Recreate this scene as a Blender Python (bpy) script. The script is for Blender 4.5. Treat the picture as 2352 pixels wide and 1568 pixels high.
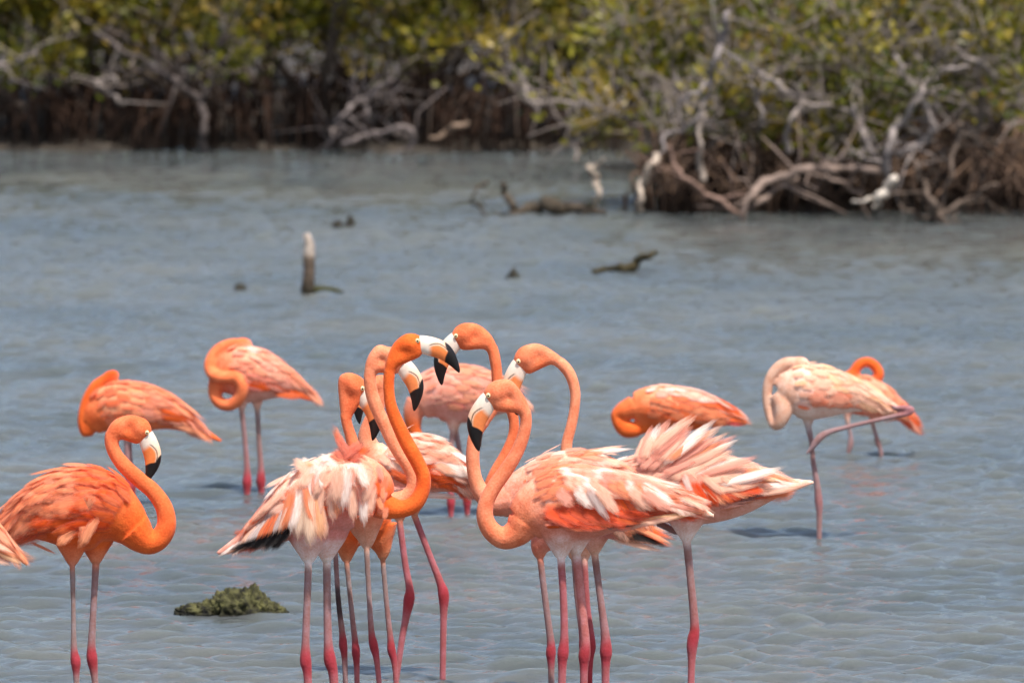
import bpy, bmesh, math, random
import numpy as np
from mathutils import Vector, Matrix

for o in list(bpy.data.objects):
    bpy.data.objects.remove(o, do_unlink=True)
SC = bpy.context.scene
COL = SC.collection
rng = random.Random(7)
nrg = np.random.default_rng(11)

# ------------------------------------------------------------------ camera, sky, sun, exposure
FPX, PW, PH, HOR, CAMH = 18000.0, 2352.0, 1568.0, -700.0, 4.0
TH = math.atan((PH / 2 - HOR) / FPX)
cam_d = bpy.data.cameras.new('camera')
cam = bpy.data.objects.new('camera', cam_d)
COL.objects.link(cam)
SC.camera = cam
cam.location = (0, 0, CAMH)
cam.rotation_euler = (math.pi / 2 - TH, 0, 0)
cam_d.sensor_width = 36.0
cam_d.lens = FPX / PW * 36.0
cam_d.clip_start = 0.5
cam_d.clip_end = 3000
cam_d.dof.use_dof = True
cam_d.dof.focus_distance = 30.5
cam_d.dof.aperture_fstop = 4.7

SUN_EL, SUN_AZ = math.radians(64), math.radians(152)     # azimuth from +Y (north) clockwise
world = bpy.data.worlds.new('World')
SC.world = world
world.use_nodes = True
wn = world.node_tree.nodes
wl = world.node_tree.links
sky = wn.new('ShaderNodeTexSky')
sky.sky_type = 'NISHITA'
sky.sun_disc = False
sky.sun_elevation = SUN_EL
sky.sun_rotation = SUN_AZ
sky.air_density = 1.0
sky.dust_density = 2.8
sky.ozone_density = 1.0
bg = wn['Background']
bg.inputs['Strength'].default_value = 0.142
wl.new(sky.outputs['Color'], bg.inputs['Color'])

sun_d = bpy.data.lights.new('sun', 'SUN')
sun_d.energy = 4.3
sun_d.angle = math.radians(0.6)
sun_d.color = (1.0, 0.955, 0.89)
sun = bpy.data.objects.new('sun', sun_d)
COL.objects.link(sun)
sdir = Vector((math.sin(SUN_AZ) * math.cos(SUN_EL), math.cos(SUN_AZ) * math.cos(SUN_EL), math.sin(SUN_EL)))
sun.rotation_euler = sdir.to_track_quat('Z', 'Y').to_euler()
sun.location = (0, 0, 30)

SC.cycles.transparent_max_bounces = 48
SC.view_settings.view_transform = 'Standard'
SC.view_settings.look = 'None'
SC.view_settings.gamma = 1.0
SC.view_settings.exposure = 0.44
SC.view_settings.use_curve_mapping = False

# ------------------------------------------------------------------ helpers
def ray(px, py):
    u = (px - PW / 2) / FPX
    v = (PH / 2 - py) / FPX
    return Vector((u, v * math.sin(TH) + math.cos(TH), v * math.cos(TH) - math.sin(TH)))

def ground(px, py, z=0.0):
    d = ray(px, py)
    t = (z - CAMH) / d.z
    return Vector((0, 0, CAMH)) + d * t

def at(px, py, y):
    d = ray(px, py)
    return Vector((0, 0, CAMH)) + d * (y / d.y)

def scale_at(py):
    return math.cos(TH) * (py - HOR) / CAMH

def lin(c):
    out = []
    for v in c[:3]:
        v = v / 255.0
        out.append(v / 12.92 if v <= 0.04045 else ((v + 0.055) / 1.055) ** 2.4)
    return tuple(out)

def mixc(a, b, t):
    return tuple(a[i] * (1 - t) + b[i] * t for i in range(3))

def cr(pts, n):
    """Catmull-Rom resampling of a list of tuples to n samples (arc length-ish)."""
    p = np.array(pts, float)
    k = len(p)
    pp = np.vstack([2 * p[0] - p[1], p, 2 * p[-1] - p[-2]])
    seg = np.linalg.norm(np.diff(p[:, :2], axis=0), axis=1)
    cum = np.concatenate([[0], np.cumsum(seg)])
    u = np.linspace(0, cum[-1], n)
    out = np.zeros((n, p.shape[1]))
    for i, x in enumerate(u):
        j = min(max(np.searchsorted(cum, x, 'right') - 1, 0), k - 2)
        t = (x - cum[j]) / max(seg[j], 1e-9)
        p0, p1, p2, p3 = pp[j], pp[j + 1], pp[j + 2], pp[j + 3]
        out[i] = 0.5 * ((2 * p1) + (-p0 + p2) * t + (2 * p0 - 5 * p1 + 4 * p2 - p3) * t * t + (-p0 + 3 * p1 - 3 * p2 + p3) * t ** 3)
    return out

def tag(o, label=None, cat=None, group=None, kind=None):
    if label: o['label'] = label
    if cat: o['category'] = cat
    if group: o['group'] = group
    if kind: o['kind'] = kind
    return o

def link(name, me, mat=None, parent=None, smooth=True):
    o = bpy.data.objects.new(name, me)
    COL.objects.link(o)
    if parent is not None: o.parent = parent
    if mat is not None and len(me.materials) == 0: me.materials.append(mat)
    if smooth:
        me.polygons.foreach_set('use_smooth', [True] * len(me.polygons))
    return o

def empty(name, loc):
    o = bpy.data.objects.new(name, None)
    o.empty_display_size = 0.1
    o.location = loc
    COL.objects.link(o)
    return o

class MB:
    """collects verts / faces / per-vertex colours for one mesh"""
    def __init__(s): s.v = []; s.f = []; s.c = []
    def tube(s, pos, ra, rb=None, side=None, nseg=10, col=None, cap=True):
        """loft of ellipses; ra along normal, rb along 'side' axis. parallel transport when side is None"""
        pos = [Vector(p) for p in pos]
        n = len(pos)
        rb = ra if rb is None else rb
        b0 = len(s.v)
        prev = None
        for i in range(n):
            t = (pos[min(i + 1, n - 1)] - pos[max(i - 1, 0)])
            if t.length < 1e-9: t = Vector((0, 0, 1))
            t.normalize()
            if side is not None:
                sd = side - t * side.dot(t)
            else:
                if prev is None:
                    prev = Vector((0, 1, 0)) if abs(t.y) < 0.8 else Vector((1, 0, 0))
                sd = prev - t * prev.dot(t)
            sd.normalize(); prev = sd
            nm = sd.cross(t)
            for k in range(nseg):
                a = 2 * math.pi * k / nseg
                s.v.append(pos[i] + nm * (ra[i] * math.sin(a)) + sd * (rb[i] * math.cos(a)))
                if col is not None: s.c.append(col[i])
        for i in range(n - 1):
            for k in range(nseg):
                a = b0 + i * nseg + k
                b = b0 + i * nseg + (k + 1) % nseg
                s.f.append((a, b, b + nseg, a + nseg))
        if cap:
            for (i, rev) in ((0, True), (n - 1, False)):
                s.v.append(pos[i])
                if col is not None: s.c.append(col[i])
                c = len(s.v) - 1
                for k in range(nseg):
                    a = b0 + i * nseg + k
                    b = b0 + i * nseg + (k + 1) % nseg
                    s.f.append((b, a, c) if rev else (a, b, c))
    def ellipsoid(s, c, ax, ay, az, nu=12, nv=8):
        c = Vector(c); b0 = len(s.v)
        s.v.append(c + az)
        for i in range(1, nv):
            th = math.pi * i / nv
            for k in range(nu):
                a = 2 * math.pi * k / nu
                s.v.append(c + az * math.cos(th) + (ax * math.cos(a) + ay * math.sin(a)) * math.sin(th))
        s.v.append(c - az)
        e = len(s.v) - 1
        for k in range(nu):
            k2 = (k + 1) % nu
            s.f.append((b0, b0 + 1 + k, b0 + 1 + k2))
            for i in range(nv - 2):
                a = b0 + 1 + i * nu
                s.f.append((a + k, a + nu + k, a + nu + k2, a + k2))
            a = b0 + 1 + (nv - 2) * nu
            s.f.append((a + k, e, a + k2))
    def mesh(s, name):
        me = bpy.data.meshes.new(name)
        me.from_pydata([tuple(v) for v in s.v], [], s.f)
        if len(s.c) == len(s.v) and s.c:
            set_col(me, np.array([tuple(c) + (1.0,) for c in s.c]))
        me.update()
        return me
    def build(s, name, mat, parent=None, smooth=True):
        return link(name, s.mesh(name), mat, parent, smooth)

def set_col(me, arr):
    at_ = me.color_attributes.new('Col', 'FLOAT_COLOR', 'POINT')
    at_.data.foreach_set('color', np.asarray(arr, dtype=np.float32).ravel())

# ------------------------------------------------------------------ materials
def new_mat(name):
    m = bpy.data.materials.new(name)
    m.use_nodes = True
    nt = m.node_tree
    return m, nt, nt.nodes, nt.links, nt.nodes['Principled BSDF']

def nd(N, typ, **kw):
    n = N.new(typ)
    for k, v in kw.items():
        if k.startswith('i_'): n.inputs[k[2:].replace('_', ' ')].default_value = v
        else: setattr(n, k, v)
    return n

def ramp(N, stops):
    r = N.new('ShaderNodeValToRGB')
    e = r.color_ramp.elements
    e[0].position, e[0].color = stops[0][0], tuple(stops[0][1]) + (1,)
    e[1].position, e[1].color = stops[-1][0], tuple(stops[-1][1]) + (1,)
    for p, c in stops[1:-1]:
        x = e.new(p); x.color = tuple(c) + (1,)
    return r

def mixrgb(N, L, typ, fac, a, b):
    m = N.new('ShaderNodeMix'); m.data_type = 'RGBA'; m.blend_type = typ
    for sock, v in ((0, fac), (6, a), (7, b)):
        if hasattr(v, 'is_linked') or hasattr(v, 'links'): L.new(v, m.inputs[sock])
        else: m.inputs[sock].default_value = v if sock == 0 else tuple(v) + (1,)
    return m.outputs[2]

def mat_plumage():
    m, nt, N, L, P = new_mat('plumage')
    att = nd(N, 'ShaderNodeAttribute', attribute_name='Col')
    tc = N.new('ShaderNodeTexCoord')
    n1 = nd(N, 'ShaderNodeTexNoise', i_Scale=140.0, i_Detail=4.0, i_Roughness=0.7)
    n2 = nd(N, 'ShaderNodeTexNoise', i_Scale=22.0, i_Detail=3.0)
    vo = nd(N, 'ShaderNodeTexVoronoi', i_Scale=120.0)
    for n in (n1, n2, vo): L.new(tc.outputs['Object'], n.inputs['Vector'])
    r1 = ramp(N, [(0.36, (0.88, 0.78, 0.72)), (0.64, (1.06, 1.20, 1.34))])
    L.new(n1.outputs['Fac'], r1.inputs['Fac'])
    c = mixrgb(N, L, 'MULTIPLY', 0.85, att.outputs['Color'], r1.outputs['Color'])
    r2 = ramp(N, [(0.36, (0.90, 0.80, 0.76)), (0.66, (1.06, 1.14, 1.2))])
    L.new(n2.outputs['Fac'], r2.inputs['Fac'])
    c = mixrgb(N, L, 'MULTIPLY', 1.0, c, r2.outputs['Color'])
    L.new(c, P.inputs['Base Color'])
    P.inputs['Roughness'].default_value = 0.85
    P.inputs['Specular IOR Level'].default_value = 0.15
    P.inputs['Sheen Weight'].default_value = 0.12
    add = nd(N, 'ShaderNodeMath', operation='ADD')
    L.new(n1.outputs['Fac'], add.inputs[0]); L.new(vo.outputs['Distance'], add.inputs[1])
    b = nd(N, 'ShaderNodeBump', i_Strength=0.28, i_Distance=0.003)
    L.new(add.outputs[0], b.inputs['Height'])
    L.new(b.outputs['Normal'], P.inputs['Normal'])
    return m

def mat_feather():
    m, nt, N, L, P = new_mat('feather')
    oi = N.new('ShaderNodeObjectInfo')
    att = nd(N, 'ShaderNodeAttribute', attribute_name='Col')      # r: along, g: across
    sep = N.new('ShaderNodeSeparateColor'); L.new(att.outputs['Color'], sep.inputs['Color'])
    tc = N.new('ShaderNodeTexCoord')
    mp = N.new('ShaderNodeMapping'); mp.inputs['Scale'].default_value = (3.0, 28.0, 1.0)
    L.new(tc.outputs['Object'], mp.inputs['Vector'])
    loc = nd(N, 'ShaderNodeVectorMath', operation='ADD'); L.new(mp.outputs['Vector'], loc.inputs[0]); L.new(oi.outputs['Location'], loc.inputs[1])
    n1 = nd(N, 'ShaderNodeTexNoise', i_Scale=1.6, i_Detail=4.0)
    L.new(loc.outputs[0], n1.inputs['Vector'])
    r1 = ramp(N, [(0.3, (0.84, 0.76, 0.72)), (0.68, (1.06, 1.1, 1.14))])
    L.new(n1.outputs['Fac'], r1.inputs['Fac'])
    c = mixrgb(N, L, 'MULTIPLY', 0.9, oi.outputs['Color'], r1.outputs['Color'])
    # paler fringe towards the tip and the vane edges (real feather colouring)
    pw = nd(N, 'ShaderNodeMath', operation='POWER'); pw.inputs[1].default_value = 2.2
    L.new(sep.outputs['Green'], pw.inputs[0])
    mu = nd(N, 'ShaderNodeMath', operation='MULTIPLY'); mu.inputs[1].default_value = 0.28
    L.new(pw.outputs[0], mu.inputs[0])
    pale = mixrgb(N, L, 'MIX', 0.55, oi.outputs['Color'], (1.0, 0.90, 0.84))
    dark = mixrgb(N, L, 'MULTIPLY', 1.0, pale, oi.outputs['Color'])
    c = mixrgb(N, L, 'MIX', mu.outputs[0], c, pale)
    L.new(c, P.inputs['Base Color'])
    P.inputs['Roughness'].default_value = 0.7
    P.inputs['Specular IOR Level'].default_value = 0.2
    b = nd(N, 'ShaderNodeBump', i_Strength=0.2, i_Distance=0.002)
    L.new(n1.outputs['Fac'], b.inputs['Height']); L.new(b.outputs['Normal'], P.inputs['Normal'])
    tr = N.new('ShaderNodeBsdfTranslucent'); L.new(c, tr.inputs['Color'])
    mx = N.new('ShaderNodeMixShader'); mx.inputs[0].default_value = 0.3
    L.new(P.outputs[0], mx.inputs[1]); L.new(tr.outputs[0], mx.inputs[2])
    # frayed vanes: the barbs thin out along the edges and the tip
    mp2 = N.new('ShaderNodeMapping'); mp2.inputs['Scale'].default_value = (7.0, 60.0, 1.0); mp2.inputs['Rotation'].default_value = (0, 0, 0.15)
    L.new(tc.outputs['Object'], mp2.inputs['Vector'])
    add2 = nd(N, 'ShaderNodeVectorMath', operation='ADD'); L.new(mp2.outputs['Vector'], add2.inputs[0]); L.new(oi.outputs['Location'], add2.inputs[1])
    n3 = nd(N, 'ShaderNodeTexNoise', i_Scale=1.0, i_Detail=2.0); L.new(add2.outputs[0], n3.inputs['Vector'])
    def mth(op, a, b):
        q = nd(N, 'ShaderNodeMath', operation=op)
        for i, v in enumerate((a, b)):
            if hasattr(v, 'links'): L.new(v, q.inputs[i])
            else: q.inputs[i].default_value = v
        return q.outputs[0]
    eg = mth('MULTIPLY', mth('SUBTRACT', 1.18, mth('ADD', sep.outputs['Green'], mth('MULTIPLY', n3.outputs['Fac'], 0.6))), 1.9)
    tp = mth('MULTIPLY', mth('SUBTRACT', 1.14, mth('ADD', sep.outputs['Red'], mth('MULTIPLY', n3.outputs['Fac'], 0.42))), 3.2)
    rf = mth('MULTIPLY', sep.outputs['Red'], 5.0)
    tp = mth('MINIMUM', tp, rf)
    al = nd(N, 'ShaderNodeMath', operation='MINIMUM', use_clamp=True); L.new(eg, al.inputs[0]); L.new(tp, al.inputs[1])
    tn = N.new('ShaderNodeBsdfTransparent')
    mx2 = N.new('ShaderNodeMixShader'); L.new(al.outputs[0], mx2.inputs[0]); L.new(tn.outputs[0], mx2.inputs[1]); L.new(mx.outputs[0], mx2.inputs[2])
    L.new(mx2.outputs[0], N['Material Output'].inputs['Surface'])
    return m

def mat_attr(name, rough=0.4, bump=0.0, scale=40.0, spec=0.4, var=0.25):
    m, nt, N, L, P = new_mat(name)
    att = nd(N, 'ShaderNodeAttribute', attribute_name='Col')
    tc = N.new('ShaderNodeTexCoord')
    n1 = nd(N, 'ShaderNodeTexNoise', i_Scale=scale, i_Detail=5.0, i_Roughness=0.65)
    L.new(tc.outputs['Object'], n1.inputs['Vector'])
    r1 = ramp(N, [(0.3, (1 - var,) * 3), (0.7, (1 + var * 0.6,) * 3)])
    L.new(n1.outputs['Fac'], r1.inputs['Fac'])
    c = mixrgb(N, L, 'MULTIPLY', 1.0, att.outputs['Color'], r1.outputs['Color'])
    L.new(c, P.inputs['Base Color'])
    P.inputs['Roughness'].default_value = rough
    P.inputs['Specular IOR Level'].default_value = spec
    if bump:
        b = nd(N, 'ShaderNodeBump', i_Strength=0.7, i_Distance=bump)
        L.new(n1.outputs['Fac'], b.inputs['Height']); L.new(b.outputs['Normal'], P.inputs['Normal'])
    return m

def mat_plain(name, c, rough=0.6):
    m, nt, N, L, P = new_mat(name)
    tc = N.new('ShaderNodeTexCoord')
    n1 = nd(N, 'ShaderNodeTexNoise', i_Scale=300.0)
    L.new(tc.outputs['Object'], n1.inputs['Vector'])
    r1 = ramp(N, [(0.3, tuple(x * 0.9 for x in c)), (0.7, c)])
    L.new(n1.outputs['Fac'], r1.inputs['Fac']); L.new(r1.outputs['Color'], P.inputs['Base Color'])
    P.inputs['Roughness'].default_value = rough
    return m

def mat_leaf():
    m, nt, N, L, P = new_mat('mangrove_leaf')
    att = nd(N, 'ShaderNodeAttribute', attribute_name='Col')
    L.new(att.outputs['Color'], P.inputs['Base Color'])
    P.inputs['Roughness'].default_value = 0.42
    P.inputs['Specular IOR Level'].default_value = 0.4
    tr = N.new('ShaderNodeBsdfTranslucent')
    c = mixrgb(N, L, 'MULTIPLY', 1.0, att.outputs['Color'], (1.5, 1.4, 0.5))
    L.new(c, tr.inputs['Color'])
    mx = N.new('ShaderNodeMixShader'); mx.inputs[0].default_value = 0.3
    L.new(P.outputs[0], mx.inputs[1]); L.new(tr.outputs[0], mx.inputs[2])
    L.new(mx.outputs[0], N['Material Output'].inputs['Surface'])
    return m

def mat_water():
    m, nt, N, L, P = new_mat('lagoon_water')
    tc = N.new('ShaderNodeTexCoord')
    n0 = nd(N, 'ShaderNodeTexNoise', i_Scale=0.5, i_Detail=3.0)
    L.new(tc.outputs['Object'], n0.inputs['Vector'])
    r0 = ramp(N, [(0.35, (0.076, 0.088, 0.090)), (0.65, (0.108, 0.113, 0.106))])
    L.new(n0.outputs['Fac'], r0.inputs['Fac'])
    L.new(r0.outputs['Color'], P.inputs['Base Color'])
    P.inputs['Roughness'].default_value = 0.09
    P.inputs['IOR'].default_value = 1.33
    P.inputs['Subsurface Weight'].default_value = 1.0          # silty water: light spreads inside it
    P.inputs['Subsurface Radius'].default_value = (0.30, 0.34, 0.30)
    P.inputs['Subsurface Scale'].default_value = 1.0
    n1 = nd(N, 'ShaderNodeTexNoise', i_Scale=28.0, i_Detail=2.0, i_Roughness=0.5)
    mp = N.new('ShaderNodeMapping'); mp.inputs['Scale'].default_value = (0.75, 1.25, 1.0); mp.inputs['Rotation'].default_value = (0, 0, 0.35)
    L.new(tc.outputs['Object'], mp.inputs['Vector']); L.new(mp.outputs['Vector'], n1.inputs['Vector'])
    b = nd(N, 'ShaderNodeBump', i_Strength=0.5, i_Distance=0.005)
    sp = N.new('ShaderNodeSeparateXYZ'); L.new(tc.outputs['Object'], sp.inputs[0])
    mr = nd(N, 'ShaderNodeMapRange'); mr.inputs[1].default_value = 52; mr.inputs[2].default_value = 64; mr.inputs[3].default_value = 0.95; mr.inputs[4].default_value = 0.2
    L.new(sp.outputs['Y'], mr.inputs[0]); L.new(mr.outputs[0], b.inputs['Strength'])
    L.new(n1.outputs['Fac'], b.inputs['Height']); L.new(b.outputs['Normal'], P.inputs['Normal'])
    return m

def mat_mud():
    m, nt, N, L, P = new_mat('mud')
    tc = N.new('ShaderNodeTexCoord')
    n1 = nd(N, 'ShaderNodeTexNoise', i_Scale=6.0, i_Detail=6.0)
    L.new(tc.outputs['Object'], n1.inputs['Vector'])
    r = ramp(N, [(0.3, (0.022, 0.017, 0.013)), (0.7, (0.06, 0.045, 0.03))])
    L.new(n1.outputs['Fac'], r.inputs['Fac']); L.new(r.outputs['Color'], P.inputs['Base Color'])
    P.inputs['Roughness'].default_value = 0.8
    b = nd(N, 'ShaderNodeBump', i_Strength=0.8, i_Distance=0.03)
    L.new(n1.outputs['Fac'], b.inputs['Height']); L.new(b.outputs['Normal'], P.inputs['Normal'])
    return m

M_PLUM = mat_plumage()
M_FEA = mat_feather()
M_BILL = mat_attr('bill_horn', 0.38, 0.0, 60, 0.4, 0.12)
M_BARK = mat_attr('weathered_wood', 0.85, 0.012, 22, 0.2, 0.45)
M_ROOT = mat_attr('mangrove_root', 0.8, 0.006, 25, 0.2, 0.4)
M_ROCK = mat_attr('algae_rock', 0.85, 0.03, 14, 0.25, 0.55)
M_EYE = mat_plain('eye_yellow', (0.82, 0.66, 0.36), 0.3)
M_PUP = mat_plain('eye_black', (0.012, 0.01, 0.01), 0.15)
M_LEAF = mat_leaf()
M_WATER = mat_water()
M_MUD = mat_mud()

def shore_line(x):
    """world y of the water's edge for world x: back bank, and the point that comes forward on the right"""
    base = 68.9 + 0.25 * math.sin(x * 1.7) + 0.12 * math.sin(x * 4.1 + 1)
    k = min(max((x - 0.95) / 0.5, 0), 1); k = k * k * (3 - 2 * k)
    return base * (1 - k) + (60.6 + 0.12 * math.sin(x * 3.3)) * k

# ------------------------------------------------------------------ water
def make_water():
    xs_in = np.arange(-5.3, 5.3, 0.030)
    xs = np.concatenate([[-1500, -600, -250, -100, -45, -22, -12, -8, -6.5], xs_in, [5.7, 6.5, 8, 12, 22, 45, 100, 250, 600, 1500]])
    ys_in = 27.0 * (73.0 / 27.0) ** np.linspace(0, 1, 1400)
    ys = np.concatenate([[-600, -200, -60, -15, 5, 15, 21, 25], ys_in, [74, 78, 90, 150, 400, 1500]])
    X, Y = np.meshgrid(xs, ys)
    Z = np.zeros_like(X)
    g = np.random.default_rng(5)
    for i in range(90):
        lam = 0.085 * (0.5 / 0.085) ** g.random()
        ang = math.radians(-105) + g.normal(0, 0.5)
        k = 2 * math.pi / lam
        amp = 0.0046 * (lam / 0.5) ** 0.9 * (0.5 + g.random())
        ph = g.random() * 6.283
        # slow wandering of the crests so that they stay short
        wob = 0.55 * np.sin(X * (0.7 + g.random()) + Y * (0.3 * g.random()) + g.random() * 6) + 0.6 * np.sin(Y * (0.5 + g.random()) + g.random() * 6)
        env = 0.55 + 0.45 * np.sin(X * (0.6 + 1.4 * g.random()) + Y * (0.5 + g.random()) + g.random() * 6)
        Z += amp * env * np.sin(k * (X * math.cos(ang) + Y * math.sin(ang)) + ph + wob)
    fade = np.clip((6.5 - np.abs(X)) / 1.0, 0, 1) * np.clip((Y - 24) / 3, 0, 1) * np.clip((78 - Y) / 5, 0, 1)
    # calmer in the lee of the mangroves
    SH = np.array([shore_line(float(x)) for x in xs])[None, :]
    q = np.clip((SH - Y - 0.5) / 10.0, 0, 1)
    fade *= 0.30 + 0.70 * q * q * (3 - 2 * q)
    Z *= fade
    for (px, py) in ((568, 1146), (600, 1140), (1036, 1186), (1073, 1186), (1882, 1240), (1944, 1052), (2028, 1046), (300, 1160), (1016, 1565), (908, 1565)):
        g0 = ground(px, py); R = np.hypot(X - g0.x, Y - g0.y)
        Z += 0.0035 * np.sin(R * 2 * math.pi / 0.085) * np.exp(-R / 0.12)
    nx, ny = len(xs), len(ys)
    V = np.stack([X, Y, Z], -1).reshape(-1, 3)
    i = np.arange((ny - 1) * (nx - 1))
    r, c = i // (nx - 1), i % (nx - 1)
    a = r * nx + c
    Fc = np.stack([a, a + 1, a + nx + 1, a + nx], -1)
    me = bpy.data.meshes.new('water')
    me.vertices.add(len(V)); me.vertices.foreach_set('co', V.ravel())
    me.loops.add(len(Fc) * 4); me.loops.foreach_set('vertex_index', Fc.ravel())
    me.polygons.add(len(Fc)); me.polygons.foreach_set('loop_start', np.arange(len(Fc)) * 4)
    me.update(calc_edges=True)
    o = link('water', me, M_WATER)
    tag(o, kind='structure')
make_water()

# ------------------------------------------------------------------ shore
def make_shore():
    xs = np.concatenate([[-1500, -400, -120, -50, -25, -14, -9], np.arange(-7, 7.01, 0.2), [9, 14, 25, 50, 120, 400, 1500]])
    offs = [-0.5, 0.0, 0.25, 0.7, 1.5, 3, 5, 8, 12, 20, 60, 300, 1400]
    hs = [-0.25, -0.03, 0.03, 0.06, 0.10, 0.22, 0.3, 0.4, 0.5, 0.6, 0.8, 1.0, 1.0]
    V, Fc = [], []
    for x in xs:
        sy = shore_line(x)
        for o_, h in zip(offs, hs):
            V.append((x, sy + o_, h + 0.04 * math.sin(x * 5.3 + o_ * 4) * (0 < o_ < 10)))
    m = len(offs)
    for i in range(len(xs) - 1):
        for j in range(m - 1):
            a = i * m + j
            Fc.append((a, a + m, a + m + 1, a + 1))
    me = bpy.data.meshes.new('mud_bank'); me.from_pydata(V, [], Fc); me.update()
    o = link('mud_bank', me, M_MUD)
    tag(o, kind='structure')
make_shore()

# ------------------------------------------------------------------ mangroves
GREY = lin((150, 138, 130)); GREYD = lin((88, 76, 68)); BROWN = lin((92, 56, 38)); BROWND = lin((40, 28, 20)); PALEW = lin((196, 178, 160))
LEAFC = [lin((124, 120, 34)), lin((150, 138, 44)), lin((102, 104, 30)), lin((78, 84, 26)), lin((152, 128, 56)), lin((68, 74, 26))]

def leaf_mesh(name, pts, dirs, sizes, cols):
    n = len(pts)
    P = np.array(pts); D = np.array(dirs); S = np.array(sizes)[:, None]
    D /= np.linalg.norm(D, axis=1, keepdims=True)
    R = nrg.normal(size=(n, 3)); R[:, 2] *= 0.5
    B = np.cross(D, R); B /= np.linalg.norm(B, axis=1, keepdims=True)
    Nn = np.cross(D, B)
    w = S * 0.27
    V = np.stack([P, P + D * S * 0.45 + B * w + Nn * S * 0.06, P + D * S, P + D * S * 0.45 - B * w + Nn * S * 0.06, P + D * S * 0.5], 1).reshape(-1, 3)
    b = np.arange(n) * 5
    F = np.stack([np.stack([b, b + 4, b + 1], -1), np.stack([b + 1, b + 4, b + 2], -1), np.stack([b + 2, b + 4, b + 3], -1), np.stack([b + 3, b + 4, b], -1)], 1).reshape(-1, 3)
    me = bpy.data.meshes.new(name)
    me.vertices.add(len(V)); me.vertices.foreach_set('co', V.ravel())
    me.loops.add(len(F) * 3); me.loops.foreach_set('vertex_index', F.ravel())
    me.polygons.add(len(F)); me.polygons.foreach_set('loop_start', np.arange(len(F)) * 3)
    me.update(calc_edges=True)
    C = np.repeat(np.array(cols), 5, axis=0)
    set_col(me, np.concatenate([C, np.ones((len(C), 1))], 1))
    return me

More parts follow.
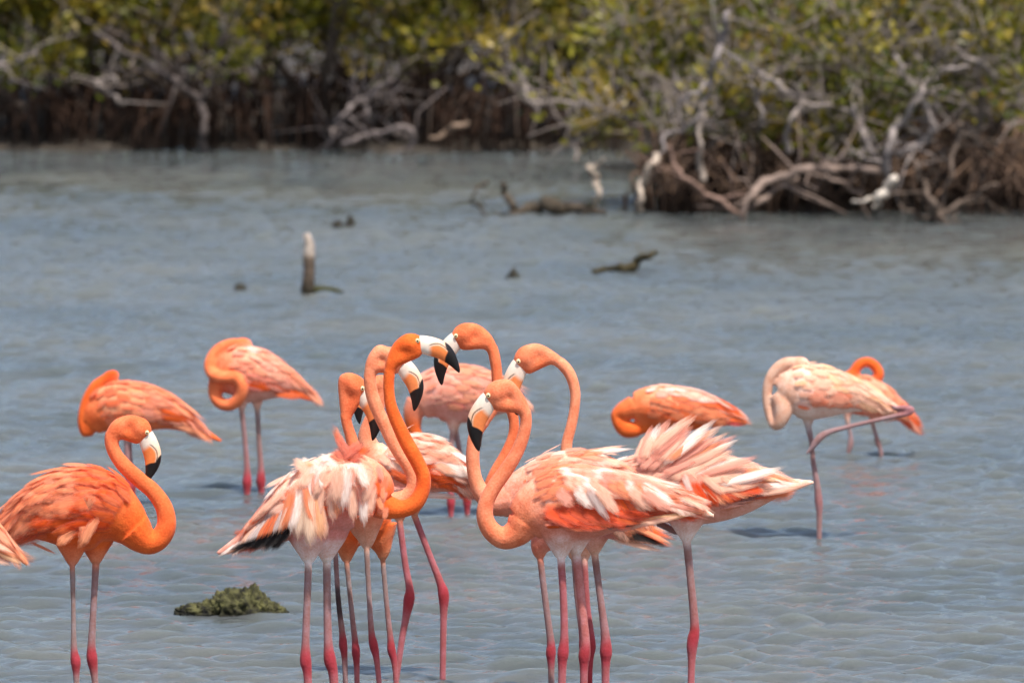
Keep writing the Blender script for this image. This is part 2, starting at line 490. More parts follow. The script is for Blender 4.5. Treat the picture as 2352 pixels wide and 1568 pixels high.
def mangrove(x, y, h, spread, label, group, seed, leafy=1.0, greyness=0.5, roots=46, tint=1.0, lowleaf=0.45, rootc=lin((68, 48, 37)), twig=2, messy=0.25):
    r = random.Random(seed)
    root = empty('mangrove_tree', (x, y, 0.0))
    tag(root, label, 'mangrove', group)
    wood = MB()
    tips = []
    def grow(p, d, length, rad, depth):
        n = 5
        pts = [Vector(p)]; dd = d.copy()
        for i in range(n):
            dd = (dd + Vector((r.gauss(0, .22), r.gauss(0, .22), r.gauss(0, .16) + 0.05))).normalized()
            pts.append(pts[-1] + dd * (length / n))
        rr = [rad * (1 - 0.5 * i / n) for i in range(n + 1)]
        g = r.random()
        c = mixc(GREYD, GREY, min(1, max(0, greyness + r.gauss(0, .25))))
        wood.tube(pts, rr, nseg=6 if depth < 2 else 4, col=[c] * (n + 1), cap=False)
        if depth >= 3 or length < 0.22:
            tips.append((pts[-1], dd)); tips.append((pts[2], dd))
            for k in range(twig):       # bare twigs
                q = (dd + Vector((r.gauss(0, .8), r.gauss(0, .8), r.gauss(.1, .6)))).normalized(); a = pts[r.randrange(1, 6)]
                b = a + q * r.uniform(.15, .3); e = b + (q + Vector((r.gauss(0, .4), r.gauss(0, .4), r.gauss(0, .4)))) * r.uniform(.08, .2)
                wood.tube([a, b, e], [.006, .005, .003], nseg=4, col=[mixc(c, GREY, .5)] * 3, cap=False)
            return
        for k in range(r.choice((2, 3, 3))):
            i = r.choice((2, 3, 4, 5))
            nd_ = (dd + Vector((r.gauss(0, .75), r.gauss(0, .75), r.gauss(0.1, .5)))).normalized()
            if nd_.z < -0.25: nd_.z *= -0.5
            grow(pts[i], nd_, length * r.uniform(.55, .8), rr[i] * .66, depth + 1)
    for k in range(r.choice((5, 6, 7))):
        a = r.random() * 6.283
        d = Vector((math.cos(a) * spread, math.sin(a) * spread * 0.8, r.uniform(.5, 1.1))).normalized()
        grow(Vector((r.gauss(0, .1), r.gauss(0, .1), .35)), d, h * r.uniform(.42, .62), .035 * h / 2, 0)
    wood.tube([(0, 0, -.15), (0.02, 0, .2), (0, .01, .5)], [.05, .045, .04], nseg=7, col=[GREYD] * 3)
    wood.build('trunk', M_BARK, root)
    pts, dirs, sz, cl = [], [], [], []
    for (p, d) in tips:
        if p.z < lowleaf and r.random() < 0.8: continue
        if r.random() > leafy: continue
        base = r.choice(LEAFC); base = mixc(base, LEAFC[r.randrange(6)], r.random() * .6)
        nl = r.randint(16, 30)
        rad = r.uniform(.10, .24)
        for i in range(nl):
            o = Vector((r.gauss(0, 1), r.gauss(0, 1), r.gauss(0, .8))) * rad * .62
            pts.append(p + o)
            dirs.append((d * .5 + o.normalized() * .9 + Vector((0, 0, .35))))
            sz.append(r.uniform(.07, .12))
            f = r.uniform(.7, 1.25) * tint
            cl.append([min(1, base[q] * f) for q in range(3)])
    if pts:
        cm = leaf_mesh('crown', [tuple(p) for p in pts], [tuple(d) for d in dirs], sz, cl)
        tag(link('crown', cm, M_LEAF, root, smooth=False), kind='stuff')
    rt = MB()
    for k in range(roots):
        a = r.random() * 6.283; q = r.uniform(.1, 1) ** .6 * h * .42
        ex, ey = math.cos(a) * q, math.sin(a) * q * .6 - 0.25
        z0 = r.uniform(.3, .62)
        sx, sy = ex * r.uniform(.55, 1.0), ey * r.uniform(.5, .95)
        mid = (sx * .3 + ex * .7, sy * .3 + ey * .7, z0 * r.uniform(.55, .8))
        c0 = mixc(rootc, BROWND, r.random() * .6)
        if r.random() < .15: c0 = GREYD
        w = r.uniform(.006, .014)
        if r.random() < messy: sx += r.gauss(0, .16); mid = (mid[0] + r.gauss(0, .09), mid[1], mid[2]); ex += r.gauss(0, .08); z0 *= r.uniform(.5, 1.2)
        rt.tube([(sx, sy, z0 + .12), mid, (ex, ey, .12), (ex + r.gauss(0, .01), ey, -.2)], [w, w, w * .9, w * .8], nseg=5, col=[c0, c0, mixc(c0, BROWND, .8), BROWND], cap=False)
    tag(rt.build('prop_roots', M_ROOT, root), kind='stuff')
    return root

left_names = [
    ('leafy mangrove at the far left edge of the back bank', 40),
    ('mangrove over the dark leaning trunk on the back bank, left', 270),
    ('olive green mangrove above the darkest stilt roots of the back bank', 500),
    ('mangrove between the forked grey trunk and the twig tangle on the back bank', 720),
    ('bright green mangrove behind the tangle of grey twigs', 930),
    ('mangrove rising behind the long fallen grey limb', 1180),
    ('dense dark mangrove right behind the raised grey snag', 1480),
]
GB = 'mangroves along the back bank'
for i, (lab, px) in enumerate(left_names):
    p = at(px, 345, 69.9)
    mangrove(p.x, 69.7 + 0.25 * math.sin(i * 2.1), 2.3, 1.25, lab, GB, 100 + i, leafy=.95, greyness=.25, roots=90)
GR = 'mangroves of the second row'
for i in range(9):
    px = -60 + i * 330
    p = at(px, 345, 73.0)
    mangrove(p.x, 72.6 + (i % 2) * .6, 2.9, 1.15, 'mangrove of the second row, its canopy filling the gaps along the top of the picture', GR, 200 + i, leafy=1.0, greyness=.2, roots=30)
right_names = [
    ('small twiggy mangrove at the left tip of the wooded point', 1575, 61.0, 1.0, .25),
    ('young pale green mangrove beside the upright pale stick', 1690, 61.3, 1.5, .5),
    ('twiggy mangrove behind the arched fallen branch', 1850, 61.2, 1.7, .45),
    ('sparse yellowish mangrove around the forked dead tree', 2040, 61.5, 2.0, .42),
    ('mangrove right of the forked dead tree, brown twigs showing', 2210, 61.1, 2.0, .45),
    ('greener mangrove at the right edge of the picture', 2350, 61.4, 2.1, .6),
    ('mangrove behind the point, above the arched branch', 1760, 65.2, 2.3, .75),
    ('mangrove set back behind the forked dead tree', 2020, 65.4, 2.4, .75),
    ('mangrove set back at the right edge, dense and dark', 2300, 65.2, 2.5, .8),
]
for i, (lab, px, y, h, lf) in enumerate(right_names):
    p = at(px, 500, y)
    mangrove(p.x, y, h, 1.2, lab, 'mangroves of the wooded point', 300 + i, leafy=lf, greyness=.7, roots=130, tint=1.1, lowleaf=.3, rootc=lin((140, 112, 92)), twig=4, messy=1.0)

# ------------------------------------------------------------------ dead branches and driftwood, traced as real round limbs standing in space
def limb_points(path, y, dy, seed, s):
    r = random.Random(seed)
    n = max(10, len(path) * 5)
    q = cr([(a, b, c) for a, b, c in path], n)
    pts, rad, k = [], [], 0
    ph = r.random() * 6
    for i, (px, py, rr) in enumerate(q):
        yy = y + dy * i / n + 0.05 * math.sin(i * .5 + ph)
        pts.append(at(px + r.gauss(0, 1.6) + 3.5 * math.sin(i * .9 + ph), py + r.gauss(0, 1.6) + 3 * math.sin(i * .7 + ph * 2), yy))
        rad.append(max(.004, rr / s * .74 * (1 + r.gauss(0, .16))))
    return pts, rad

def dead_branch(label, paths, y, dy=0.0, col=GREY, name='dead_branch', cat='branch', seed=1, tipcol=None, parts=None, twigs=8):
    first = True
    base = None
    s = FPX / y
    root = None
    for j, path in enumerate(paths):
        pts, rad = limb_points(path, y + j * .03, dy, seed + j, s)
        if root is None:
            low = min(pts, key=lambda p: p.z)
            root = empty(name, low)
            tag(root, label, cat)
        loc = [p - root.location for p in pts]
        n = len(loc)
        rr_ = random.Random(seed * 7 + j)
        cs = [tuple(v * f_ for v in col) for f_ in [rr_.uniform(.62, .95) for i in range(n)]]
        m = MB(); m.tube(loc, rad, nseg=8, col=cs)
        for q in range(twigs):           # broken side twigs
            i = rr_.randrange(1, n - 1)
            d = Vector((rr_.gauss(0, 1), rr_.gauss(0, .4), rr_.gauss(.3, .9))).normalized()
            l_ = rr_.uniform(.12, .5); a = loc[i]; w_ = min(rad[i] * .45, .014)
            b = a + d * l_ * .5; e = b + (d + Vector((rr_.gauss(0, .5), 0, rr_.gauss(0, .5)))) * l_ * .5
            m.tube([a, b, e], [w_, w_ * .7, w_ * .35], nseg=5, col=[cs[i]] * 3)
        m.build((parts[j] if parts else ('limb' if j == 0 else 'side_branch')), M_BARK, root)
    return root

W1 = mixc(GREY, PALEW, .45)
dead_branch('long fallen grey limb with an upturned end lying along the back bank', [
    [(1536, 302, 6), (1476, 282, 8), (1396, 256, 10), (1316, 238, 11), (1241, 236, 10), (1211, 220, 9), (1196, 178, 8), (1172, 148, 6)],
    [(1300, 240, 6), (1320, 290, 5), (1322, 370, 6)], [(1380, 250, 5), (1375, 190, 4), (1370, 160, 2)]], 66.5, col=GREY, seed=11)
dead_branch('tall grey snag reaching up over the left end of the wooded point', [
    [(1546, 247, 5), (1590, 216, 7), (1630, 187, 8), (1627, 165, 9), (1640, 140, 10), (1660, 92, 12), (1673, 28, 10)],
    [(1630, 187, 6), (1613, 250, 6), (1570, 300, 5), (1530, 310, 6), (1520, 350, 5)]], 60.0, col=lin((145, 135, 132)), seed=21)
dead_branch('straight pale upright stick on the wooded point', [[(1614, 414, 10), (1609, 360, 9), (1608, 310, 8), (1613, 240, 7)]], 60.0, col=W1, seed=31, twigs=0)
dead_branch('leaning pale stub at the left tip of the wooded point', [[(1470, 486, 7), (1472, 430, 10), (1492, 388, 11), (1508, 362, 12), (1514, 352, 9)]], 59.9, col=PALEW, seed=41, twigs=0)
dead_branch('short bleached stick standing in the water beside the dark log', [[(1366, 476, 5), (1374, 448, 9), (1368, 412, 9), (1356, 380, 9)], [(1360, 385, 4), (1385, 368, 4)]], 60.2, col=PALEW, seed=51, twigs=0)
dead_branch('thick arched fallen branch dipping into the water off the point', [
    [(1706, 508, 10), (1717, 458, 12), (1748, 426, 13), (1816, 398, 13), (1900, 386, 12), (2026, 392, 11)],
    [(1735, 468, 7), (1790, 432, 9), (1832, 408, 8)], [(1895, 402, 6), (1950, 430, 6), (1980, 445, 5)]], 59.7, dy=.3, col=lin((150, 130, 118)), seed=61)
dead_branch('forked dead tree with bare grey limbs on the wooded point', [
    [(2034, 396, 13), (2044, 325, 12), (2074, 275, 11), (2106, 235, 11), (2122, 198, 9), (2160, 165, 7), (2220, 150, 5)],
    [(2144, 300, 11), (2128, 250, 10), (2111, 215, 10), (2080, 175, 9), (2056, 133, 8)],
    [(2028, 385, 9), (1995, 335, 8), (1975, 285, 8), (1963, 240, 6)], [(2144, 300, 9), (2110, 330, 11), (2066, 356, 9)]], 59.9, col=lin((160, 148, 142)), seed=71)
dead_branch('bleached white broken stub low on the wooded point', [
    [(2058, 404, 9), (2046, 420, 14), (2033, 438, 14), (2018, 456, 10), (2012, 480, 6)], [(2018, 456, 6), (1990, 460, 5), (1955, 464, 4)]], 59.6, col=lin((214, 202, 188)), seed=81, twigs=0)
dead_branch('grey diagonal limb crossing the foliage in the middle of the point', [[(1716, 148, 7), (1780, 190, 9), (1841, 232, 10), (1846, 240, 9), (1812, 285, 9), (1811, 352, 11)], [(1846, 238, 7), (1900, 243, 7), (1956, 256, 6)], [(1726, 195, 6), (1741, 240, 8), (1757, 288, 8)]], 60.1, col=GREY, seed=91)
dead_branch('thin bare limb slanting down to the water on the wooded point', [[(1701, 487, 6), (1640, 456, 8), (1590, 422, 8), (1560, 395, 6), (1540, 340, 4)]], 59.7, col=lin((150, 122, 108)), seed=101)
dead_branch('bare grey limb sloping down at the upper right edge', [[(2326, 202, 8), (2290, 175, 9), (2226, 135, 9), (2190, 110, 6)]], 60.2, col=GREY, seed=111)
dead_branch('tangled dead root clump at the right foot of the point', [
    [(2155, 515, 16), (2150, 490, 14), (2135, 450, 10), (2110, 400, 9), (2100, 370, 7)], [(2155, 505, 10), (2185, 480, 8), (2230, 455, 6), (2290, 420, 4)],
    [(2150, 500, 9), (2175, 430, 7), (2195, 340, 8), (2210, 280, 7)], [(2145, 500, 8), (2100, 495, 5), (2070, 470, 5)]], 59.5, col=lin((110, 95, 84)), seed=121)
dead_branch('dark leaning trunk forking over the back bank on the left', [
    [(465, 352, 11), (468, 290, 12), (464, 240, 12), (436, 212, 10), (400, 186, 10), (340, 146, 9), (280, 114, 8), (220, 75, 6)],
    [(464, 242, 8), (482, 190, 7), (495, 135, 8), (514, 90, 9), (530, 45, 8)]], 68.5, col=lin((98, 88, 84)), seed=131)
dead_branch('bent pale root looping out of the back bank on the left', [[(285, 236, 6), (255, 220, 6), (228, 196, 7), (222, 188, 7), (246, 180, 7), (272, 186, 6)]], 68.4, col=GREY, seed=141)
dead_branch('grey limb poking in at the left edge of the back bank', [[(-20, 152, 7), (15, 150, 8), (45, 140, 7), (85, 114, 5)]], 68.4, col=GREY, seed=151)
dead_branch('tangle of thin grey dead twigs at the middle of the back bank', [
    [(770, 290, 6), (800, 250, 8), (850, 215, 8), (900, 180, 5)], [(780, 300, 6), (800, 268, 6), (830, 298, 6), (850, 312, 6)],
    [(785, 330, 6), (850, 308, 8), (925, 292, 8), (948, 312, 8), (944, 352, 7)], [(850, 215, 5), (842, 250, 5), (850, 285, 4)],
    [(820, 235, 4), (880, 222, 4), (920, 200, 3)], [(775, 285, 4), (760, 320, 4), (752, 350, 4)]], 68.2, col=lin((140, 128, 124)), seed=161)
dead_branch('short crooked driftwood stick pale at its end on the back bank', [[(995, 318, 6), (1020, 308, 7), (1037, 292, 7), (1074, 284, 8)]], 68.2, col=lin((150, 128, 110)), seed=171, twigs=0)

# log lying in the water left of the point
OLD = lin((74, 62, 48)); OLDT = lin((150, 118, 86))
dead_branch('dark half sunken log with a hump and a broken limb at its left end', [
    [(1170, 492, 9), (1213, 482, 18), (1235, 474, 23), (1252, 467, 24), (1275, 476, 22), (1340, 483, 19), (1390, 491, 9)],
    [(1192, 486, 11), (1166, 455, 11), (1153, 420, 9)],
    [(1180, 492, 5), (1128, 494, 5), (1100, 477, 5), (1086, 456, 5), (1092, 432, 5), (1118, 416, 7)]],
    ground(1240, 494).y, col=lin((84, 74, 62)), name='driftwood_log', cat='log', seed=181, twigs=0)
dead_branch('floating dark branch with a raised right end on open water', [
    [(1362, 628, 6), (1404, 618, 12), (1438, 616, 14), (1470, 597, 11), (1490, 587, 10), (1509, 582, 8)]], ground(1430, 626).y, col=lin((70, 62, 40)), name='driftwood_branch', cat='branch', seed=191, twigs=0)

# ------------------------------------------------------------------ stump and rocks
def stump():
    p = ground(707, 674); s = scale_at(674)
    root = empty('tree_stump', p)
    tag(root, 'upright dark stump with a bleached white top standing in open water', 'stump')
    def L(px, py): return Vector(((px - 707) / s, 0, (674 - py) / s))
    dk = lin((44, 40, 30)); br = lin((96, 82, 70)); wh = lin((198, 182, 168))
    q = cr([(706, 700, 17), (708, 668, 17), (708, 650, 15), (710, 625, 13), (710, 600, 14), (709, 590, 14)], 22)
    m = MB(); m.tube([L(a, b) for a, b, c in q], [c / s * (1 + .05 * math.sin(i * 1.9)) for i, (a, b, c) in enumerate(q)], nseg=12,
                     col=[mixc(dk, br, min(1, max(0, (665 - b) / 40))) for a, b, c in q])
    m.build('post', M_BARK, root)
    q = cr([(709, 592, 13.5), (710, 580, 13), (711, 565, 12), (708, 552, 10), (706, 543, 9), (705, 536, 6)], 16)
    m = MB(); m.tube([L(a, b) for a, b, c in q], [c / s for a, b, c in q], nseg=12, col=[mixc(wh, br, .12 + .3 * abs(math.sin(b * 1.3))) if b < 582 else mixc(wh, br, .65) for a, b, c in q])
    m.build('broken_top', M_BARK, root)
    q = cr([(718, 664, 10), (740, 665, 9), (762, 666, 7), (790, 671, 3)], 14)
    m = MB(); m.tube([L(a, b) for a, b, c in q], [c / s for a, b, c in q], nseg=9, col=[lin((62, 62, 36))] * len(q))
    m.build('root', M_BARK, root)
stump()

def rock(label, px, pyw, boxes, seed, cols, fine=5, name='rock'):
    """boxes: lumps (dx px, height px, half width px, half depth px); built as one displaced lump mesh"""
    p = ground(px, pyw); s = scale_at(pyw)
    from mathutils import noise
    bm = bmesh.new()
    for (dx, hz, hw, hd) in boxes:
        r = bmesh.ops.create_icosphere(bm, subdivisions=fine, radius=1)
        for v in r['verts']:
            co = v.co.copy()
            k = 1 + .34 * noise.noise(co * 2.1 + Vector((seed, dx, 0))) + .24 * noise.noise(co * 5.0 + Vector((seed, 3, dx))) + .10 * noise.noise(co * 9 + Vector((dx, 0, 1))) + .04 * noise.noise(co * 22)
            co *= k
            v.co = Vector((dx / s + co.x * hw / s, co.y * hd / s, co.z * hz / s * (1.0 if co.z > 0 else .6)))
    me = bpy.data.meshes.new(name); bm.to_mesh(me); bm.free()
    C = []
    for v in me.vertices:
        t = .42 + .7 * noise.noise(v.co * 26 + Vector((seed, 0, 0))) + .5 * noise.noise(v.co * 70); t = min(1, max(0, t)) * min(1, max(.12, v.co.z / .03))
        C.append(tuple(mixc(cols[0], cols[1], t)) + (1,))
    set_col(me, C)
    o = link(name, me, M_ROCK)
    o.location = p
    tag(o, label, 'rock')
    return o
MOSS = (lin((20, 19, 15)), lin((98, 96, 58)))
DARK = (lin((34, 32, 28)), lin((66, 62, 48)))
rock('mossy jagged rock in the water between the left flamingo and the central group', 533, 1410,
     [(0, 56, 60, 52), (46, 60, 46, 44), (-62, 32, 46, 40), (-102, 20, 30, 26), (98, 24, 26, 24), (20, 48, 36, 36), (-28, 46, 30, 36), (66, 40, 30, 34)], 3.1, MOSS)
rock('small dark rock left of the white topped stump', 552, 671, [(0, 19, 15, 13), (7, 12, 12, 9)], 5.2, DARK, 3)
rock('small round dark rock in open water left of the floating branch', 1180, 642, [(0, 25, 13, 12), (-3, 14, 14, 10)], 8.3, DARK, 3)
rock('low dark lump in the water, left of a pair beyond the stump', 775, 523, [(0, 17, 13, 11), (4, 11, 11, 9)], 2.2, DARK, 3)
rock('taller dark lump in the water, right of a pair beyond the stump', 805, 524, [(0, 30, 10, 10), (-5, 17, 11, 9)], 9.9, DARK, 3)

# ------------------------------------------------------------------ flamingos
OR = lin((232, 98, 36)); DOR = lin((224, 74, 18)); SAL = lin((232, 136, 98)); PEA = lin((238, 152, 108)); PINK = lin((232, 158, 136))
PALE = lin((244, 192, 164)); WHT = lin((252, 234, 220)); ROSE = lin((226, 140, 128)); BLK = lin((24, 18, 18)); CREAM = lin((248, 200, 150)); GRYP = lin((214, 196, 188))
LEGM = lin((146, 112, 108)); LEGP = lin((166, 92, 94)); ANK = lin((158, 50, 58)); LEGG = lin((142, 118, 112)); LEGD = lin((44, 34, 34))

def feather_mesh(name, w, tip, curl, ragged=0, seed=0):
    """blade along +X, length 1"""
    r = random.Random(seed)
    n = 6
    V, F, C = [], [], []
    for i in range(n + 1):
        u = i / n
        base = min(1.0, (u / .22) ** .6) if u < .22 else 1.0
        end = 1.0 if u < tip else max(0.0, 1 - ((u - tip) / (1 - tip)) ** 1.7)
        ww = w * (0.22 + .78 * base) * max(end, .03)
        z = -curl * (u ** 2) * .5
        for j, a in enumerate((-1, -.5, 0, .5, 1)):
            x = u - (abs(a) ** 1.5) * .05 * (1 if i else 0)
            if ragged and i >= n - 2 and abs(a) > .3: x -= r.uniform(0, ragged)
            yy = a * ww * (1 + (r.uniform(-.25, .25) * ragged * 4 if i > 2 else 0))
            V.append((x, yy, z - .12 * w * a * a))
            C.append((u, abs(a), 0, 1))
    for i in range(n):
        for j in range(4):
            a = i * 5 + j
            F.append((a, a + 5, a + 6, a + 1))
    me = bpy.data.meshes.new(name); me.from_pydata(V, [], F)
    me.polygons.foreach_set('use_smooth', [True] * len(F))
    set_col(me, C); me.materials.append(M_FEA); me.update()
    return me

FM = {
    'cov': [feather_mesh('covert_feather', .25, .55, .05, .05, i) for i in range(3)],
    'long': [feather_mesh('long_feather', .14, .60, .07, .04, 5 + i) for i in range(3)],
    'nar': [feather_mesh('plume_feather', .07, .45, .25, .03, 9 + i) for i in range(3)],
    'rag': [feather_mesh('ragged_feather', .20, .74, .22, .10, 13 + i) for i in range(4)],
}

# head template, in picture pixels of a front-row bird; eye at origin, forward +x, up +y
BILL = [(2, -8, 19, 12), (14, -10, 20.5, 12.5), (30, -14, 21.5, 12), (46, -19, 21, 11), (59, -26, 19.5, 10), (70, -36, 16.5, 8.5), (79, -47, 12.5, 6.5), (87, -59, 8, 4.5), (92, -68, 4.5, 2.8), (94.5, -73, 1.5, 1.2)]

def flamingo(label, x0, yw, body, neck, head, legs, pal, seed, wing=None, hero=(), wr=.72, vox=.0046, lat=0.0, tucked=None, tail_w=.45):
    r = random.Random(seed)
    base = ground(x0, yw); s = scale_at(yw)
    root = empty('flamingo', base)
    tag(root, label, 'flamingo', 'flamingos wading in the lagoon')
    cz = math.cos(TH)
    def Pt(px, py, la=0.0): return Vector(((px - x0) / s, la / s, (yw - py) / (s * cz)))
    SIDE = Vector((0, 1, 0))
    mb = MB()
    samp = []                                     # (pos, radius, colour)
    # trunk of the body
    nb = 36
    bq = cr(body, nb)
    bpos = [Pt(a, b, lat) for a, b, c in bq]
    bh = [max(c, 1.5) / s for a, b, c in bq]
    us = np.linspace(0, 1, nb)
    bw = [h * (tail_w + (wr - tail_w) * min(1, u / .35)) for h, u in zip(bh, us)]
    mb.tube(bpos, bh, bw, SIDE, 20)
    for i, (p, h) in enumerate(zip(bpos, bh)):
        u = us[i]
        ctop = mixc(pal['tail'], pal['top'], min(1, u / .4)); clow = mixc(pal['tail'], pal['low'], min(1, u / .35))
        if u > .72:
            k = (u - .72) / .28
            ctop = mixc(ctop, pal['chest'], k); clow = mixc(clow, pal['chest'], k)
        samp.append((p + Vector((0, 0, h * .55)), h * .55, ctop)); samp.append((p - Vector((0, 0, h * .5)), h * .55, clow))
    # neck (starts inside the chest)
    ne = [(t + (0.0,))[:4] if len(t) == 3 else t for t in neck]
    l0 = body[-1]
    if head:
        ex, ey, tx, ty, face = head
        vx, vy = (tx - ex) * face, -(ty - ey)
        k = math.hypot(vx, vy) / math.hypot(95, -73)
        ang = math.atan2(vy, vx) - math.atan2(-73, 95)
        ca, sa = math.cos(ang) * k, math.sin(ang) * k
        ln = ne[-1]
        ext = []
        for hx, hy, rr in ((-43, -14, 15.5), (-22, -9, 23.5), (-4, -11, 22)):
            ext.append((ex + face * (hx * ca - hy * sa), ey - (hx * sa + hy * ca), rr * k, ln[3]))
        while len(ne) > 3 and math.hypot(ne[-1][0] - ex, ne[-1][1] - ey) < 56 * k: ne.pop()
        ne = ne + ext
    nq = cr([(l0[0], l0[1], min(l0[2], ne[0][2] * 1.25), 0.0)] + ne, max(26, len(ne) * 6))
    npos = [Pt(a, b, lat + d) for a, b, c, d in nq]
    nr = [c / s for a, b, c, d in nq]
    mb.tube(npos, nr, [x * .95 for x in nr], SIDE, 14)
    nn = len(npos)
    for i, (p, h) in enumerate(zip(npos, nr)):
        samp.append((p, h, mixc(pal['chest'], mixc(pal['neck'], pal.get('neck2', pal['neck']), i / nn), min(1, i / (nn * .25)))))
    # head
    hl = lat + ne[-1][3]
    if head:
        def Hp(hx, hy, la=0.0):
            X = hx * ca - hy * sa; Y = hx * sa + hy * ca
            return Pt(ex + face * X, ey - Y, hl + la * k)
        def Hv(hx, hy): return Hp(hx, hy) - Hp(0, 0)
        lv = Vector((0, 1 / s * k, 0))
        mb.ellipsoid(Hp(-14, -9), Hv(33, -3), lv * 19, Hv(2, 27))
        mb.ellipsoid(Hp(-2, -16), Hv(17, 0), lv * 14, Hv(-3, 24))
        mb.ellipsoid(Hp(-4, -3), Hv(15, 0), lv * 16, Hv(0, 17))
        ti = nn - 1                                  # throat: fills the wedge between chin and neck
        while ti > 2 and (npos[ti] - Hp(0, 0)).length < 74 * k / s: ti -= 1
        ta, tb = Hp(3, -24), npos[ti]
        tt = [ta.lerp(tb, q / 8) for q in range(9)]
        mb.tube(tt, [(16 * k / s) * (1 - q / 8) + nr[ti] * .98 * q / 8 for q in range(9)], [(15.5 * k / s) * (1 - q / 8) + nr[ti] * .96 * q / 8 for q in range(9)], SIDE, 14)
        for q in range(0, 9, 2): samp.append((tt[q], 15 * k / s * .9, pal['head']))
        for hx, hy, rr in ((-20, 0, 22), (-8, -14, 24), (-28, -14, 20), (0, 4, 15)):
            samp.append((Hp(hx, hy), rr / s * k, pal['head']))
    else:
        tk = ne[-1]
        a, b = ne[-2], ne[-1]
        dx, dy = b[0] - a[0], b[1] - a[1]; q = math.hypot(dx, dy); dx /= q; dy /= q
        c = Pt(b[0] + dx * 10, b[1] + dy * 10 + 4, hl)
        mb.ellipsoid(c, Vector((26 * dx / s, 0, -26 * dy / s)), Vector((0, 15 / s, 0)), Vector((dy * 17 / s, 0, dx * 17 / s)))
        samp.append((c, 18 / s, pal['head']))
    # legs
    for li, lg in enumerate(legs):
        pts, la, cset = lg['p'], lg.get('lat', 0), lg.get('c', (LEGM, ANK, LEGP))
        th = lg.get('th', 24)
        x1, y1 = pts[0][0], pts[0][1]
        if lg.get('thigh', True):
            bx = lg.get('bx', x1)
            tq = cr([(bx, y1 - 75, th * 1.9), (bx * .6 + x1 * .4, y1 - 45, th * 1.45), (x1, y1 - 18, th * .85), (x1, y1 + 2, th * .42)], 12)
            tp = [Pt(a, b, lat + la * .8) for a, b, c in tq]
            mb.tube(tp, [c / s for a, b, c in tq], [c * .85 / s for a, b, c in tq], SIDE, 12)
            for i, (p, t) in enumerate(zip(tp, tq)):
                if i > 5: samp.append((p, t[2] / s, mixc(pal['low'], lg.get('tc', pal.get('thigh', PALE)), min(1, (i - 4) / 5))))
        lq = cr([(x1, y1 - 6, pts[0][2])] + list(pts), max(24, len(pts) * 7))
        lp = [Pt(a, b, lat + la) for a, b, c in lq]
        mb.tube(lp, [c / s for a, b, c in lq], None, SIDE, 10)
        ia = lg.get('ank', max(range(len(pts)), key=lambda i: pts[i][2]))
        ay = pts[ia][1]
        axy = Pt(pts[ia][0], pts[ia][1])
        for p, t in zip(lp, lq):
            dd = abs(t[1] - ay) * 600 / s if not lg.get('fold') else math.hypot(t[0] - pts[ia][0], t[1] - ay)
            c = cset[0] if (t[1] < ay or lg.get('fold')) else cset[2]
            if not lg.get('fold') and t[1] < ay:          # the tibia reddens towards the ankle
                c = mixc(c, cset[2], max(0, 1 - dd / 150) * .6)
            c = mixc(cset[1], c, min(1, max(0, (dd - 16) / 26)))
            if lg.get('dark') and 60 < ay - t[1] < 130: c = mixc(c, LEGD, .85)
            samp.append((p, t[2] / s, c))
    me0 = mb.mesh('tmp')
    ob = bpy.data.objects.new('tmp', me0); COL.objects.link(ob)
    md = ob.modifiers.new('r', 'REMESH'); md.mode = 'VOXEL'; md.voxel_size = vox; md.adaptivity = 0.0
    sm = ob.modifiers.new('s', 'SMOOTH'); sm.factor = .5; sm.iterations = 4
    bpy.context.view_layer.update()
    dg = bpy.context.evaluated_depsgraph_get()
    me = bpy.data.meshes.new_from_object(ob.evaluated_get(dg))
    bpy.data.objects.remove(ob); bpy.data.meshes.remove(me0)
    me.name = 'body'
    if head:                                   # soften the join of head, throat and neck
        hc = Hp(-25, -12)
        bm = bmesh.new(); bm.from_mesh(me)
        vs = [v for v in bm.verts if (v.co - hc).length < 74 * k / s and (v.co - Hp(0, 0)).length > 12 * k / s]
        for _ in range(34): bmesh.ops.smooth_vert(bm, verts=vs, factor=.5, use_axis_x=True, use_axis_y=True, use_axis_z=True)
        bm.to_mesh(me); bm.free()
    n = len(me.vertices)
    co = np.empty(n * 3, np.float32); me.vertices.foreach_get('co', co); co = co.reshape(-1, 3)
    SP = np.array([tuple(a[0]) for a in samp], np.float32); SR = np.array([a[1] for a in samp], np.float32); SCc = np.array([a[2] for a in samp], np.float32)
    C = np.zeros((n, 3), np.float32)
    for i in range(0, n, 6000):
        d = np.linalg.norm(co[i:i + 6000, None] - SP[None], axis=2) - SR[None]
        w = np.exp(-(d - d.min(1, keepdims=True)) / .008)
        C[i:i + 6000] = (w @ SCc) / w.sum(1, keepdims=True)
    set_col(me, np.concatenate([C, np.ones((n, 1))], 1))
    link('body', me, M_PLUM, root)
